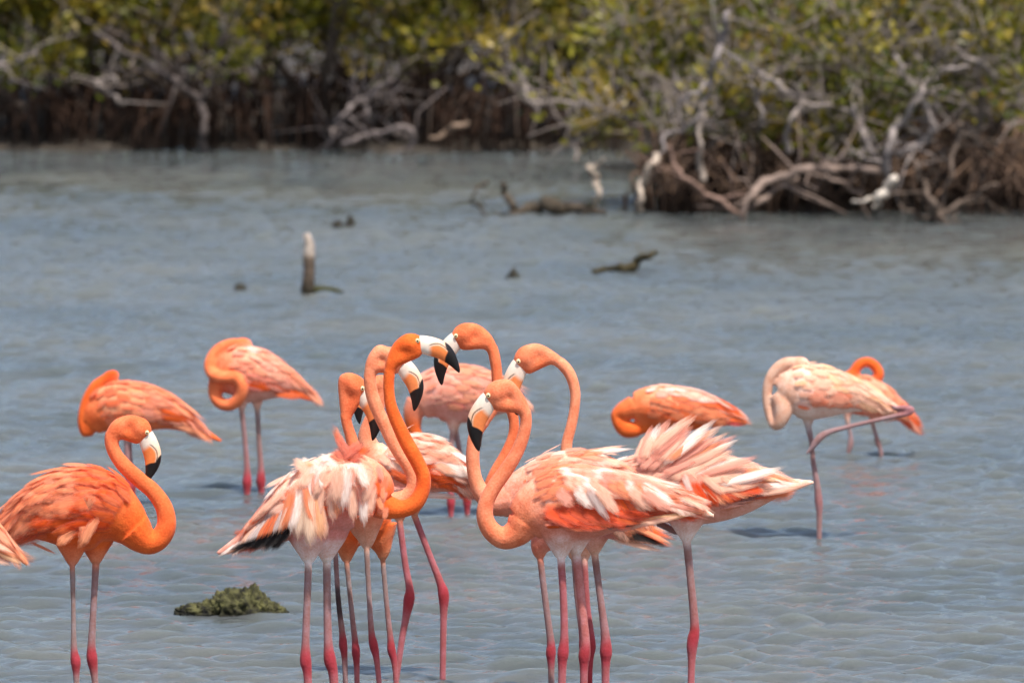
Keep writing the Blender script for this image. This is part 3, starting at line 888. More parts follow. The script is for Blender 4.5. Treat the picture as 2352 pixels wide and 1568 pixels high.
    # bill and eyes
    if head:
        bq2 = cr(BILL, 150)
        m = MB()
        cen = [Hp(a, b) for a, b, c, d in bq2]
        m.tube(cen, [c * k / s for a, b, c, d in bq2], [d * k / s for a, b, c, d in bq2], SIDE, 64)
        o0 = Hp(0, 0); e1, e2 = Hv(1, 0), Hv(0, 1); e1l, e2l = e1.length_squared, e2.length_squared
        bwht, bor, bpk = lin((232, 214, 196)), mixc(lin((240, 136, 72)), pal['neck'], .2), lin((240, 194, 160))
        for v in m.v:
            q = v - o0; hx, hy = q.dot(e1) / e1l, q.dot(e2) / e2l
            line = -7 - (.012 if hx < 44 else .026) * (hx - 44) ** 2
            c = mixc(bwht, bpk, min(1, max(0, (hx - 22) / 30)))
            st = lambda v: min(1, max(0, v))
            c = mixc(c, bor, st((hx - 24) / 10) * st((line - 2 - hy) / 4))
            c = mixc(c, lin((40, 26, 22)), st((hx - 24) / 6) * st(1.3 - abs(hy - line) / 1.5))
            edge = 63 + 5 * math.exp(-((hy + 25) / 9) ** 2) - .06 * abs(hy + 25)
            c = mixc(c, BLK, st((hx - edge) / 2.5 + .5))
            m.c.append(c)
        m.build('bill', M_BILL, root)
        for sd in (-1, 1):
            m = MB(); m.ellipsoid(Hp(0, 0, sd * 15), Hv(5.4, 0), lv * 3.2, Hv(0, 5.4), 12, 8)
            eye = m.build('eye', M_EYE, root)
            m = MB(); m.ellipsoid(Hp(.3, 0, sd * 17.3), Hv(2.2, 0), lv * 1.5, Hv(0, 2.2), 10, 6)
            m.build('pupil', M_PUP, eye)
    # wings with their feathers
    C2 = np.array([(a, b) for a, b, c in bq])
    def surf(t, ph, off=0.0, side=-1):
        x = min(max(t, 0.001), .999) * (nb - 1); i = int(x); f = x - i
        p = bpos[i] * (1 - f) + bpos[i + 1] * f
        h = bh[i] * (1 - f) + bh[i + 1] * f; w = bw[i] * (1 - f) + bw[i + 1] * f
        tg = (bpos[min(i + 3, nb - 1)] - bpos[max(i - 2, 0)]).normalized()
        nm = SIDE.cross(tg); nm = nm if nm.z > 0 else -nm
        return p + nm * ((h + off) * math.sin(ph)) + SIDE * (side * (w + off) * math.cos(ph)), tg
    def frame(t, ph, side=-1):
        p, tg = surf(t, ph, .006, side)
        a = surf(t - .02, ph, .006, side)[0] - surf(t + .02, ph, .006, side)[0]
        b = surf(t, ph + .08, .006, side)[0] - surf(t, ph - .08, .006, side)[0]
        nm = a.cross(b).normalized()
        if nm.dot(SIDE * side * math.cos(ph) + Vector((0, 0, math.sin(ph)))) < 0: nm = -nm
        return p, a.normalized(), nm, b.normalized()
    def put(kind, parent, p, d, nm, L, col, wmul=1.0):
        d = d.normalized(); z = (nm - d * nm.dot(d)).normalized(); y = z.cross(d)
        o = bpy.data.objects.new('feather', r.choice(FM[kind])); COL.objects.link(o); o.parent = parent
        o.matrix_local = Matrix(((d.x * L, y.x * L * wmul, z.x * L, p.x), (d.y * L, y.y * L * wmul, z.y * L, p.y), (d.z * L, y.z * L * wmul, z.z * L, p.z), (0, 0, 0, 1)))
        o.color = tuple(col) + (1,)
        return o
    W = dict(t0=.12, t1=.88, lo=-28, hi=88, rows=11, cols=8, L0=.06, L1=.12, lift=2.2, droop=12, jit=7, cmix=None, kind='cov', long=9, longL=.22, longc=None, seclo=7, secc=DOR, secL=.12, prim=3)
    if wing: W.update(wing)
    cm = W['cmix'] or (lambda t, f: r.choice((pal['top'], PALE, PEA)))
    for side in (-1, 1):
        m = MB(); nt_, nf = 16, 9
        for i in range(nt_):
            for j in range(nf):
                t = W['t0'] + .05 + (W['t1'] - W['t0'] - .05) * i / (nt_ - 1); ph = math.radians(W['lo'] + 10 + (W['hi'] - W['lo'] - 12) * j / (nf - 1))
                e = min(i, nt_ - 1 - i, j, nf - 1 - j)
                m.v.append(surf(t, ph, .006 if e > 0 else -.006, side)[0])
                m.c.append(mixc(pal['tail'], pal['top'], min(1, t / .4)))
        for i in range(nt_ - 1):
            for j in range(nf - 1):
                a = i * nf + j
                m.f.append((a, a + 1, a + nf + 1, a + nf))
        wg = m.build('wing', M_PLUM, root)
        if side == 1:
            continue
        # primaries and secondaries first (lowest layer), then long tertials, then the covert rows
        for i in range(W['prim']):
            p, d, nm, up = frame(.30 - .03 * i, math.radians(-16 + 9 * i), side)
            put('long', wg, p, d - up * .12 + nm * .05, nm, W['longL'] * r.uniform(.9, 1.15) * .9, BLK, .9)
        for i in range(W['seclo']):
            t = .30 + .42 * i / max(1, W['seclo'] - 1)
            p, d, nm, up = frame(t, math.radians(W['lo'] + 14), side)
            put('long', wg, p, d - up * r.uniform(.12, .35) + nm * .03, nm, W['secL'] * r.uniform(.85, 1.2), mixc(W['secc'], OR, r.random() * .6), 1.5)
        for i in range(W['long']):
            f = i / max(1, W['long'] - 1)
            t = .42 + r.uniform(-.05, .12) - .10 * f
            p, d, nm, up = frame(t, math.radians(W['lo'] + 16 + (W['hi'] - W['lo'] - 20) * f), side)
            c = W['longc'](f) if W['longc'] else mixc(pal['top'], PALE, r.random())
            put('long', wg, p + nm * .006, d - up * (W['droop'] / 60 * (f - .15)) + nm * math.tan(math.radians(W['lift'])) * .7, nm, W['longL'] * r.uniform(.75, 1.1), c, r.uniform(.8, 1.3))
        for i in range(W['rows']):
            g = i / (W['rows'] - 1)
            t = W['t0'] + .14 + (W['t1'] - W['t0'] - .14) * g
            ncol = max(3, int(W['cols'] * (.7 + .3 * math.sin(math.pi * min(1, g + .25)))))
            for j in range(ncol):
                f = (j + .5 * (i % 2) + r.uniform(-.25, .25)) / ncol
                ph = math.radians(W['lo'] + 8 + (W['hi'] - W['lo'] - 6) * f)
                p, d, nm, up = frame(t + r.uniform(-.02, .02), ph, side)
                a = math.radians(r.gauss(0, W['jit'])); dr = math.radians(W['droop']) * (.4 + .8 * f)
                dd = d * math.cos(a) - up * (math.sin(a) + math.tan(dr)) + nm * math.tan(math.radians(max(1, r.gauss(W['lift'], W['lift'] * .45))))
                L = (W['L1'] + (W['L0'] - W['L1']) * g) * r.uniform(.8, 1.25)
                cc = np.mean([cm(t, f) for _ in range(7)], axis=0); cc = mixc(tuple(cc), cm(t, f), .5)
                put(W['kind'] if r.random() < .35 else 'long', wg, p + nm * .0015 * (1 + i * .2), dd, nm, L * (1.0 if W['kind'] == 'rag' else 1.35), cc, r.uniform(.9, 1.4))
        for (x1, y1, x2, y2, wpx, col, kind, la, dla) in hero:
            a, b = Pt(x1, y1, lat + la), Pt(x2, y2, lat + la + dla)
            d = b - a; L = d.length
            kw = {'cov': .40, 'long': .22, 'nar': .12, 'rag': .32}[kind]
            nm = Vector((r.gauss(0, .15), -1, .35 + r.gauss(0, .12)))
            put(kind, wg, a, d, nm, L, mixc(col, PALE, r.random() * .12) if col is not BLK else BLK, (wpx / s) / (kw * L))
    return root

def leg(pts, lat=0, c=(LEGM, ANK, LEGP), **kw):
    d = dict(p=pts, lat=lat, c=c); d.update(kw); return d

def pal(top, low, chest, neck, head, tail, thigh=PALE, neck2=None):
    d = dict(top=top, low=low, chest=chest, neck=neck, head=head, tail=tail, thigh=thigh)
    if neck2: d['neck2'] = neck2
    return d

pick = lambda *cs: cs[rng.randrange(len(cs))]

# --- leftmost full bird: deep orange, neck coiled to the right
def cA(t, f):
    if f < .22: return pick(OR, DOR, mixc(OR, PEA, .3))
    if t > .7: return pick(OR, mixc(OR, SAL, .5), mixc(OR, SAL, .5))
    return pick(PEA, SAL, mixc(PEA, PALE, .3), mixc(OR, PEA, .55), mixc(SAL, PEA, .5))
flamingo('deep orange flamingo with coiled neck facing right, at the left edge', 195, 1692,
    [(-25, 1262, 6), (30, 1216, 28), (80, 1186, 60), (140, 1170, 88), (200, 1167, 97), (250, 1174, 84), (285, 1193, 60), (308, 1214, 45)],
    [(328, 1234, 36), (348, 1243, 29), (370, 1233, 25), (384, 1205, 23), (379, 1165, 20.5), (354, 1127, 19), (320, 1098, 18.5), (286, 1066, 17.5), (264, 1032, 16.5), (260, 1002, 17), (276, 977, 19), (302, 972, 23)],
    (341, 991, 336, 1108, 1),
    [leg([(169, 1290, 7), (171, 1395, 6), (172, 1483, 8), (176, 1515, 12.5), (177, 1545, 8), (178, 1600, 7), (178, 1740, 7)], -22, (LEGG, ANK, LEGG), tc=SAL, th=27),
     leg([(221, 1290, 9), (215, 1395, 8), (210, 1483, 10), (211, 1513, 13.5), (216, 1550, 9), (219, 1600, 8), (222, 1740, 8)], 22, (LEGM, ANK, LEGM), tc=SAL, th=28)],
    pal(mixc(OR, PEA, .3), OR, OR, OR, OR, DOR, SAL, mixc(OR, SAL, .55)), 1,
    wing=dict(cmix=cA, L0=.08, L1=.16, lift=3, jit=9, droop=20, secc=DOR, longc=lambda f: pick(PEA, OR, SAL), longL=.2, prim=2, rows=17, cols=11),
    hero=[(190, 1165, 225, 1120, 34, PEA, 'rag', -75, -20), (230, 1175, 180, 1260, 26, PEA, 'rag', -78, -15), (180, 1200, 130, 1250, 30, PEA, 'cov', -72, -8), (200, 1185, 205, 1245, 30, mixc(PEA, OR, .3), 'rag', -76, -8),
          (90, 1165, 62, 1125, 12, OR, 'nar', -40, 0), (85, 1165, 70, 1120, 12, DOR, 'nar', -36, 0), (100, 1180, -12, 1250, 40, DOR, 'long', -45, 12), (80, 1200, -20, 1262, 34, OR, 'long', -40, 12), (70, 1240, 146, 1272, 9, SAL, 'nar', -20, 0)])

# --- tail coming in at the left edge
flamingo('pale tail feathers with black tips of a flamingo standing outside the left edge', -180, 1712,
    [(66, 1296, 4), (40, 1272, 12), (0, 1248, 28), (-60, 1218, 60), (-130, 1202, 85), (-200, 1204, 82), (-250, 1222, 52)],
    [(-282, 1238, 32), (-306, 1238, 25), (-325, 1210, 22), (-325, 1160, 20), (-305, 1110, 18), (-285, 1060, 17), (-285, 1015, 17), (-305, 990, 22)],
    (-335, 1000, -350, 1110, -1),
    [leg([(-150, 1292, 8), (-150, 1400, 7), (-150, 1480, 9), (-150, 1515, 13), (-150, 1560, 8), (-150, 1740, 8)], -20), leg([(-200, 1292, 8), (-198, 1400, 7), (-196, 1480, 9), (-194, 1515, 13), (-194, 1560, 8), (-194, 1740, 8)], 20)],
    pal(PEA, SAL, SAL, SAL, OR, PEA), 2, wing=dict(rows=6, cols=5, long=2, prim=0, longL=.14),
    hero=[(-60, 1215, 62, 1285, 22, PEA, 'long', -50, 10), (-40, 1235, 68, 1298, 20, CREAM, 'long', -46, 10), (-40, 1240, 22, 1256, 9, BLK, 'long', -52, 5), (-50, 1220, 50, 1270, 16, PALE, 'long', -54, 8), (-40, 1262, 40, 1296, 18, PALE, 'long', -44, 8)])

# --- ruffled pale bird of the centre left group (bright orange neck, head turned right)
def cP(t, f):
    if f < .2: return pick(OR, PEA, DOR)
    if t > .78: return pick(PEA, SAL, mixc(OR, PEA, .5), PALE)
    return pick(PALE, WHT, PALE, WHT, mixc(PALE, PEA, .5), PINK)
_hp = []
_h = lambda *a: _hp.append(a)
for i in range(9):      # big white shoulder plumes hanging down
    x = 705 + i * 17 + rng.uniform(-5, 5)
    _h(x + 12, 1045 + abs(4 - i) * 4, x + rng.uniform(-22, 26), 1120 + rng.uniform(-15, 65), rng.uniform(20, 40), pick(PALE, WHT, WHT, PALE, mixc(PALE, CREAM, .5)), pick('rag', 'long'), -78 - 3 * (i % 3), -18)
    _h(x + 20, 1055 + abs(4 - i) * 5, x + rng.uniform(-20, 36), 1135 + rng.uniform(-35, 45), rng.uniform(14, 28), pick(PALE, WHT, PEA, PALE, PINK), pick('rag', 'long', 'long'), -84 - 3 * (i % 3), -12)
for i in range(7):
    x = 700 + i * 24
    _h(x + 16, 1100, x + 10 + rng.uniform(-8, 14), 1195 + rng.uniform(-10, 20), 26, pick(PALE, WHT, PEA, PINK), 'long', -86, -8)
_h(800, 1060, 788, 1178, 34, WHT, 'rag', -100, -12); _h(780, 1065, 772, 1160, 34, PALE, 'rag', -102, -10); _h(825, 1050, 850, 1120, 26, WHT, 'long', -98, -14)
_h(700, 1110, 684, 1246, 40, mixc(CREAM, WHT, .5), 'rag', -84, -22); _h(722, 1120, 744, 1245, 38, mixc(CREAM, PEA, .4), 'rag', -86, -20); _h(712, 1120, 716, 1262, 34, mixc(CREAM, WHT, .4), 'rag', -92, -22); _h(706, 1100, 726, 1200, 30, mixc(PEA, OR, .4), 'long', -88, -16); _h(690, 1110, 668, 1225, 34, WHT, 'long', -84, -18); _h(676, 1110, 648, 1220, 30, mixc(PEA, OR, .3), 'long', -80, -16)
_h(738, 1150, 752, 1240, 24, PALE, 'rag', -84, -14)
for i in range(11):     # folded wing feathers fanning down towards the tail
    f = i / 10
    _h(690 - 8 * i, 1090 + 9 * i, 668 - 12.5 * i, 1205 + 4.0 * i, 25 - 5 * f, pick(WHT, PALE, PINK, OR, mixc(OR, PEA, .5), GRYP), 'long', -62 + 3 * i, -6)
for i in range(8):
    f = i / 7
    _h(655 - 8 * i, 1120 + 8 * i, 590 - 6 * i, 1180 + 7 * i, 18, pick(WHT, PALE, PALE, PINK, OR), 'long', -58 + 3 * i, -4)
    _h(668 - 10 * i, 1150 + 7 * i, 640 - 13 * i, 1222 + 3.5 * i, 15, pick(WHT, PALE, OR, mixc(OR, PEA, .5), GRYP), 'long', -86 + 4 * i, -4)
for i in range(5):      # black primaries
    _h(680 - 18 * i, 1200 + 5 * i, 600 - 22 * i, 1250 + 5 * i, 20, BLK, 'long', -78 + 5 * i, 10)
    if i < 3: _h(668 - 22 * i, 1206 + 4 * i, 622 - 26 * i, 1262 + 1 * i, 26, BLK, 'long', -80 + 5 * i, 10)
_h(660, 1215, 612, 1262, 26, BLK, 'long', -50, 0); _h(560, 1236, 494, 1276, 12, WHT, 'nar', -42, 4); _h(580, 1245, 498, 1272, 10, PALE, 'nar', -38, 4)
for i in range(10):     # white crest of ruffled feathers on the back
    x = 690 + i * 9
    _h(x + 30, 1085 - i * 2, x - 12 + rng.uniform(-16, 8), 1052 - i * 1.5 + rng.uniform(-12, 8), 26, pick(WHT, PALE, WHT, PEA), 'rag', -50 + rng.uniform(-14, 30), -4)
for i in range(6): _h(690, 1060 + i * 3, 668 - rng.uniform(0, 8), 1062 + i * 5 + rng.uniform(-6, 6), 3.5, WHT, 'nar', -40, 0)
for (x1, y1, x2, y2, w_) in ((800, 1052, 763, 960, 20), (806, 1050, 771, 978, 22), (812, 1046, 778, 1002, 22), (806, 1056, 752, 1030, 20), (812, 1056, 744, 1040, 18), (800, 1058, 766, 1020, 22), (790, 1040, 842, 1004, 24), (792, 1050, 862, 1016, 24), (800, 1055, 838, 1034, 26), (785, 1048, 822, 1018, 24)):
    _h(x1, y1, x2, y2, w_, pick(OR, mixc(OR, ROSE, .5), SAL, SAL), 'rag', -42, -8)
for i in range(9): _h(868 + (i % 3) * 10, 1060 + i * 12, 884 - (i % 2) * 12, 1105 + i * 11, 16, pick(SAL, OR, PEA, PINK), 'cov', -62 + (i % 3) * 6, -6)
flamingo('pale ruffled flamingo with raised orange ruff and bright orange neck in the centre left group', 735, 1700,
    [(500, 1270, 5), (560, 1238, 18), (620, 1208, 42), (690, 1165, 76), (760, 1135, 90), (815, 1122, 84), (850, 1132, 68), (872, 1155, 46)],
    [(890, 1163, 29), (925, 1167, 21), (952, 1155, 20.5), (970, 1125, 18.5), (973, 1094, 17), (962, 1065, 17), (947, 1037, 17.5), (932, 1010, 17), (918, 980, 16), (905, 950, 15), (897, 922, 13.5), (894, 890, 13), (895, 862, 13.5), (901, 832, 16), (918, 806, 21)],
    (960, 781, 1056, 855, 1),
    [leg([(710, 1285, 9), (706, 1395, 9), (703, 1474, 10), (703, 1515, 14), (708, 1560, 10), (710, 1740, 9)], -20, (LEGM, ANK, LEGP), th=30, tc=WHT),
     leg([(751, 1285, 9.5), (752, 1395, 9.5), (754, 1478, 11), (758, 1517, 15), (767, 1566, 11), (772, 1740, 10)], 16, (LEGM, ANK, LEGP), th=30, tc=WHT)],
    pal(PALE, ROSE, OR, OR, OR, PINK), 3, wing=dict(cmix=cP, L0=.08, L1=.14, lift=9, jit=16, droop=26, kind='rag', rows=11, cols=8, long=6, prim=0, seclo=8, longc=lambda f: pick(WHT, PALE, PINK)), hero=_hp)

# --- salmon-necked bird right behind it
flamingo('flamingo with a pale mottled salmon neck entwined behind the bright orange neck', 810, 1672,
    [(600, 1205, 8), (660, 1168, 36), (720, 1145, 66), (790, 1140, 76), (850, 1145, 64), (880, 1152, 46)],
    [(902, 1153, 27), (928, 1142, 19), (946, 1124, 15.5), (949, 1097, 15), (937, 1068, 15), (918, 1039, 15.5), (901, 1010, 15.5), (887, 980, 15.5), (873, 951, 15.5), (861, 922, 15.5), (853, 892, 15), (851, 850, 14.5), (858, 824, 15), (874, 804, 16), (895, 798, 20)],
    (926, 826, 952, 943, 1),
    [leg([(770, 1256, 6.5), (777, 1376, 6.5), (786, 1454, 8), (788, 1483, 10.5), (792, 1530, 7), (796, 1720, 7)], 22, (LEGM, ANK, LEGM), dark=True, th=22, tc=WHT),
     leg([(843, 1252, 7), (849, 1371, 6.5), (854, 1449, 8), (859, 1478, 11), (868, 1530, 7), (884, 1720, 7)], -22, (LEGG, ANK, LEGP), th=26, tc=PALE, bx=838)],
    pal(PALE, SAL, SAL, mixc(SAL, PEA, .4), mixc(SAL, OR, .35), PINK), 4, wing=dict(rows=6, cols=5, long=4))

# --- bird behind whose head hangs left of the salmon neck
flamingo('orange flamingo peering down, its bent neck leftmost of the centre left group', 850, 1645,
    [(610, 1205, 6), (660, 1190, 22), (730, 1182, 50), (790, 1184, 66), (835, 1182, 66), (850, 1150, 52)],
    [(838, 1095, 34), (820, 1050, 20), (808, 1005, 14), (795, 955, 12.5), (788, 915, 12), (793, 884, 12.5), (808, 870, 16)],
    (834, 890, 857, 1011, 1),
    [leg([(797, 1284, 6.5), (808, 1395, 6.5), (816, 1469, 8), (818, 1493, 10.5), (820, 1540, 7), (822, 1700, 7)], -16, (LEGG, ANK, LEGP), th=24, tc=PEA),
     leg([(879, 1280, 6.5), (889, 1395, 6.5), (897, 1469, 8), (899, 1493, 10.5), (908, 1542, 7), (916, 1700, 7)], 16, (LEGG, ANK, LEGP), th=24, tc=PEA, bx=868)],
    pal(SAL, OR, OR, mixc(OR, SAL, .55), mixc(OR, SAL, .3), SAL), 5, wing=dict(rows=5, cols=5, long=3))

# --- striding bird behind, facing left
def cC(t, f):
    if f < .25: return pick(OR, DOR, mixc(OR, PEA, .5))
    return pick(PALE, PINK, mixc(PALE, PEA, .5), PEA, WHT)
flamingo('pale pink flamingo striding on bright red legs behind the centre left group', 970, 1562,
    [(1105, 1136, 5), (1062, 1108, 26), (1012, 1080, 56), (955, 1068, 72), (905, 1068, 68), (868, 1058, 48), (850, 1030, 32)],
    [(843, 1000, 20), (852, 965, 16), (872, 930, 14), (890, 898, 13), (886, 874, 12), (868, 868, 14)],
    (850, 884, 827, 973, -1),
    [leg([(918, 1190, 8), (931, 1290, 8), (941, 1347, 9.5), (940, 1373, 13.5), (932, 1420, 9), (923, 1469, 8), (906, 1590, 7.5), (905, 1620, 7.5)], -14, (LEGP, ANK, LEGP), th=26, tc=PEA),
     leg([(950, 1178, 8), (986, 1273, 8), (1010, 1335, 9.5), (1019, 1366, 13.5), (1019, 1410, 9), (1018, 1469, 8), (1016, 1600, 7.5)], 14, (LEGP, ANK, LEGP), th=26, tc=PEA, bx=935)],
    pal(PALE, PINK, SAL, SAL, OR, PEA), 6, wing=dict(cmix=cC, rows=13, cols=9, longc=lambda f: pick(PALE, WHT, OR), secc=OR, prim=1, lift=2.5),
    hero=[(920, 1128, 1090, 1133, 15, WHT, 'nar', -34, 10), (940, 1132, 1086, 1138, 13, PALE, 'nar', -30, 8)])

# --- small head at the top, bill behind the orange neck's bill
flamingo('flamingo facing left with its bill crossing the bill of the bright orange neck', 1330, 1600,
    [(1500, 1195, 12), (1430, 1178, 42), (1370, 1165, 72), (1300, 1155, 78), (1240, 1155, 64), (1185, 1162, 40)],
    [(1140, 1156, 22), (1126, 1122, 16), (1138, 1085, 14.5), (1160, 1045, 13.5), (1176, 1008, 12.5), (1181, 975, 12), (1174, 942, 12.5), (1156, 912, 13), (1143, 878, 13), (1140, 843, 13), (1132, 806, 14), (1115, 777, 17), (1090, 763, 22)],
    (1048, 770, 1015, 884, -1),
    [leg([(1318, 1280, 7), (1326, 1374, 7), (1337, 1455, 8), (1340, 1482, 11), (1340, 1530, 8), (1338, 1680, 8)], 10, (LEGM, ANK, LEGP)),
     leg([(1342, 1280, 8), (1348, 1385, 8), (1357, 1460, 9.5), (1357, 1484, 12), (1354, 1530, 8), (1352, 1680, 8)], -14, (LEGP, ANK, ANK))],
    pal(PALE, SAL, SAL, mixc(OR, SAL, .45), mixc(OR, SAL, .35), PINK), 7, wing=dict(rows=5, cols=5, long=3))

# --- right bird with the raised wing
def cN(t, f):
    if f < .26 and t < .62: return pick(OR, DOR, DOR, PEA)
    return pick(PALE, PINK, WHT, mixc(PALE, PINK, .5), PALE)
_hn = []
_g = lambda *a: _hn.append(a)
fan = [(1480, 1035, 1545, 945), (1490, 1045, 1560, 955), (1475, 1050, 1520, 955), (1490, 1030, 1600, 934), (1500, 1040, 1612, 932), (1505, 1045, 1590, 950), (1520, 1045, 1660, 945), (1525, 1055, 1675, 960), (1520, 1060, 1640, 965),
       (1530, 1060, 1690, 975), (1545, 1065, 1712, 985), (1540, 1070, 1680, 1000), (1550, 1075, 1716, 992), (1560, 1080, 1700, 1020), (1570, 1085, 1730, 1040), (1575, 1085, 1690, 1040), (1600, 1085, 1757, 1034), (1590, 1095, 1740, 1062), (1610, 1100, 1760, 1080), (1640, 1105, 1818, 1060), (1620, 1110, 1780, 1085), (1500, 1060, 1600, 985), (1510, 1075, 1640, 1010), (1530, 1085, 1660, 1030), (1480, 1065, 1570, 990), (1470, 1040, 1500, 962), (1460, 1050, 1490, 985), (1462, 1062, 1530, 1000)]
for i, (x1, y1, x2, y2) in enumerate(fan):
    _g(x1, y1, x2, y2, rng.uniform(17, 26), pick(WHT, WHT, WHT, PALE, PINK, mixc(WHT, PINK, .5)), 'long', -62 + rng.uniform(-10, 14), 30 - rng.uniform(0, 30))
    _g(x1 + 6, y1 + 8, x2 * .85 + x1 * .15 + 6, y2 * .85 + y1 * .15 + 12, rng.uniform(18, 26), pick(PALE, PINK, PEA, PALE), 'long', -66 + rng.uniform(-8, 8), 14)
for i in range(10):
    _g(1560 + i * 14, 1092 + i * 1.5, 1600 + i * 18, 1184 - i * 6.5, 26, pick(DOR, OR, DOR, OR, PEA), 'long', -84 + i * 3, 0)
    if i % 3 == 1: _g(1552 + i * 14, 1076 + i * 1.5, 1588 + i * 18 + rng.uniform(-8, 14), 1158 - i * 4.5 + rng.uniform(-12, 8), rng.uniform(14, 24), pick(PALE, WHT, PINK), 'long', -88 + i * 3, 0)
for i in range(8):
    _g(1560 + i * 16, 1075 + i * 3, 1640 + i * 18, 1140 - i * 2, 26, pick(PALE, PEA, PINK, OR), 'long', -76 + i * 3, 0)
for (x1, y1, x2, y2, c_) in ((1680, 1080, 1812, 1100, OR), (1690, 1074, 1838, 1104, PEA), (1690, 1092, 1800, 1116, OR), (1670, 1070, 1790, 1084, mixc(OR, PEA, .5)), (1680, 1098, 1780, 1124, DOR), (1710, 1110, 1860, 1108, WHT), (1720, 1085, 1815, 1098, CREAM), (1650, 1165, 1790, 1115, PEA), (1720, 1130, 1868, 1106, PALE)):
    _g(x1, y1, x2, y2, 20, c_, 'long', -48, 26)
for i in range(3): _g(1650 + 20 * i, 1160 - 8 * i, 1730 + 18 * i, 1142 - 9 * i, 9, mixc(BLK, ROSE, .25), 'nar', -66 + 4 * i, 8)
flamingo('pink flamingo with its wing feathers raised in a fan, rightmost of the front group', 1560, 1628,
    [(1868, 1106, 4), (1785, 1116, 25), (1705, 1123, 58), (1625, 1124, 78), (1545, 1120, 80), (1470, 1118, 74), (1400, 1120, 54), (1350, 1115, 38)],
    [(1316, 1095, 22), (1302, 1050, 15), (1302, 1015, 13), (1311, 980, 12.5), (1319, 938, 12), (1320, 895, 12.5), (1303, 850, 13.5), (1262, 816, 15), (1230, 810, 20)],
    (1191, 828, 1189, 953, -1),
    [leg([(1576, 1236, 10), (1586, 1333, 9.5), (1595, 1432, 11), (1592, 1462, 14), (1589, 1485, 13), (1588, 1530, 9), (1584, 1670, 9)], -6, (LEGM, ANK, LEGP), th=31, tc=WHT),
     leg([(1556, 1225, 8), (1500, 1200, 8), (1440, 1190, 9)], 40, (LEGM, LEGM, LEGM), thigh=False, fold=True)],
    pal(PALE, PINK, PEA, mixc(SAL, PEA, .3), mixc(OR, SAL, .25), PALE), 8, wing=dict(cmix=cN, rows=14, cols=10, lift=3, droop=8, L0=.07, L1=.14, longc=lambda f: pick(PALE, WHT, PALE, PEA), prim=0, seclo=0, lo=-12), hero=_hn)

# --- bird between, seen behind the front one
def cK(t, f): return pick(PALE, PEA, PALE, mixc(PEA, OR, .35), WHT, PINK)
flamingo('peach backed flamingo half hidden behind the front bird, its head out of sight', 1320, 1664,
    [(1524, 1244, 4), (1490, 1230, 20), (1430, 1186, 62), (1365, 1132, 88), (1295, 1118, 84), (1225, 1128, 66), (1172, 1146, 46)],
    [(1136, 1152, 31), (1110, 1134, 22), (1094, 1105, 17), (1087, 1070, 16), (1087, 1030, 16), (1098, 985, 15), (1112, 950, 15), (1130, 922, 17), (1142, 915, 19)],
    (1121, 921, 1103, 1026, -1),
    [leg([(1240, 1275, 8), (1255, 1395, 8), (1265, 1470, 9.5), (1265, 1497, 12.5), (1266, 1540, 8), (1268, 1720, 8)], -14, (LEGM, ANK, LEGM), th=26, bx=1262, tc=SAL),
     leg([(1365, 1268, 9), (1379, 1374, 8.5), (1390, 1457, 11), (1392, 1499, 15), (1391, 1540, 10), (1390, 1720, 9)], 14, (LEGM, ANK, LEGP), th=28, tc=PALE)],
    pal(PALE, ROSE, mixc(SAL, PINK, .5), mixc(SAL, PEA, .3), mixc(OR, SAL, .4), PEA), 9, wing=dict(cmix=cK, rows=14, cols=10, lift=3, longc=lambda f: pick(PALE, PEA, WHT), prim=0),
    hero=[(1420, 1205, 1560, 1258, 16, OR, 'long', -36, 10), (1430, 1190, 1562, 1240, 18, OR, 'long', -34, 10), (1440, 1190, 1545, 1222, 16, PEA, 'long', -30, 10), (1410, 1222, 1510, 1236, 16, BLK, 'long', -40, 6), (1440, 1215, 1545, 1256, 14, BLK, 'long', -38, 8), (1400, 1232, 1538, 1264, 13, PALE, 'long', -34, 8), (1440, 1195, 1558, 1252, 14, PEA, 'long', -40, 8),
          (1330, 1040, 1450, 1012, 14, PALE, 'nar', -36, 14), (1310, 1040, 1440, 1018, 16, PEA, 'nar', -40, 14), (1350, 1035, 1470, 1024, 14, WHT, 'nar', -36, 14), (1300, 1050, 1400, 1030, 18, PEA, 'long', -44, 8), (1260, 1065, 1350, 1040, 18, PALE, 'long', -44, 8), (1220, 1085, 1300, 1058, 16, PEA, 'long', -44, 8), (1200, 1105, 1270, 1075, 16, mixc(PEA, OR, .4), 'long', -40, 6)])

# --- front bird of the centre right group
def cH(t, f):
    if f < .18: return pick(DOR, OR, DOR)
    if f < .30 and t < .65: return pick(DOR, OR, PALE, PINK)
    if t > .8: return pick(PEA, SAL, mixc(PEA, SAL, .5))
    return pick(PALE, WHT, WHT, PEA, mixc(PALE, PINK, .5), mixc(PALE, PEA, .5))
_hh = []
_k = lambda *a: _hh.append(a)
for i in range(20):       # bright orange band along the lower edge of the folded wing
    _k(1250 + i * 8.5 + rng.uniform(-5, 5), 1158 + (i % 3) * 9, 1335 + i * 9 + rng.uniform(-10, 12), 1202 - i * 1.2 + (i % 3) * 5 + rng.uniform(-4, 4), rng.uniform(28, 40), pick(DOR, DOR, OR), 'long', -84 + i * .8 + (i % 3), 0)
for i in range(7):
    _k(1385 + i * 14, 1120 + i * 1, 1425 + i * 16, 1190 - i * 4, 26, pick(OR, DOR, PALE, OR, PINK), 'long', -74 + i * 3, 0)
for i in range(9):       # long pale tertials towards the tail
    _k(1440 + i * 6, 1092 + i * 5, 1560 + i * 10, 1130 + i * 6, 24, pick(PALE, PINK, PEA, WHT, SAL), 'long', -60 + i, 16)
for i in range(10):
    _k(1290 + i * 20, 1085 + i * 2, 1370 + i * 21, 1130 + i * 3, 30, pick(PALE, WHT, PALE, PEA, PINK), 'long', -88 + i * 2, 2)
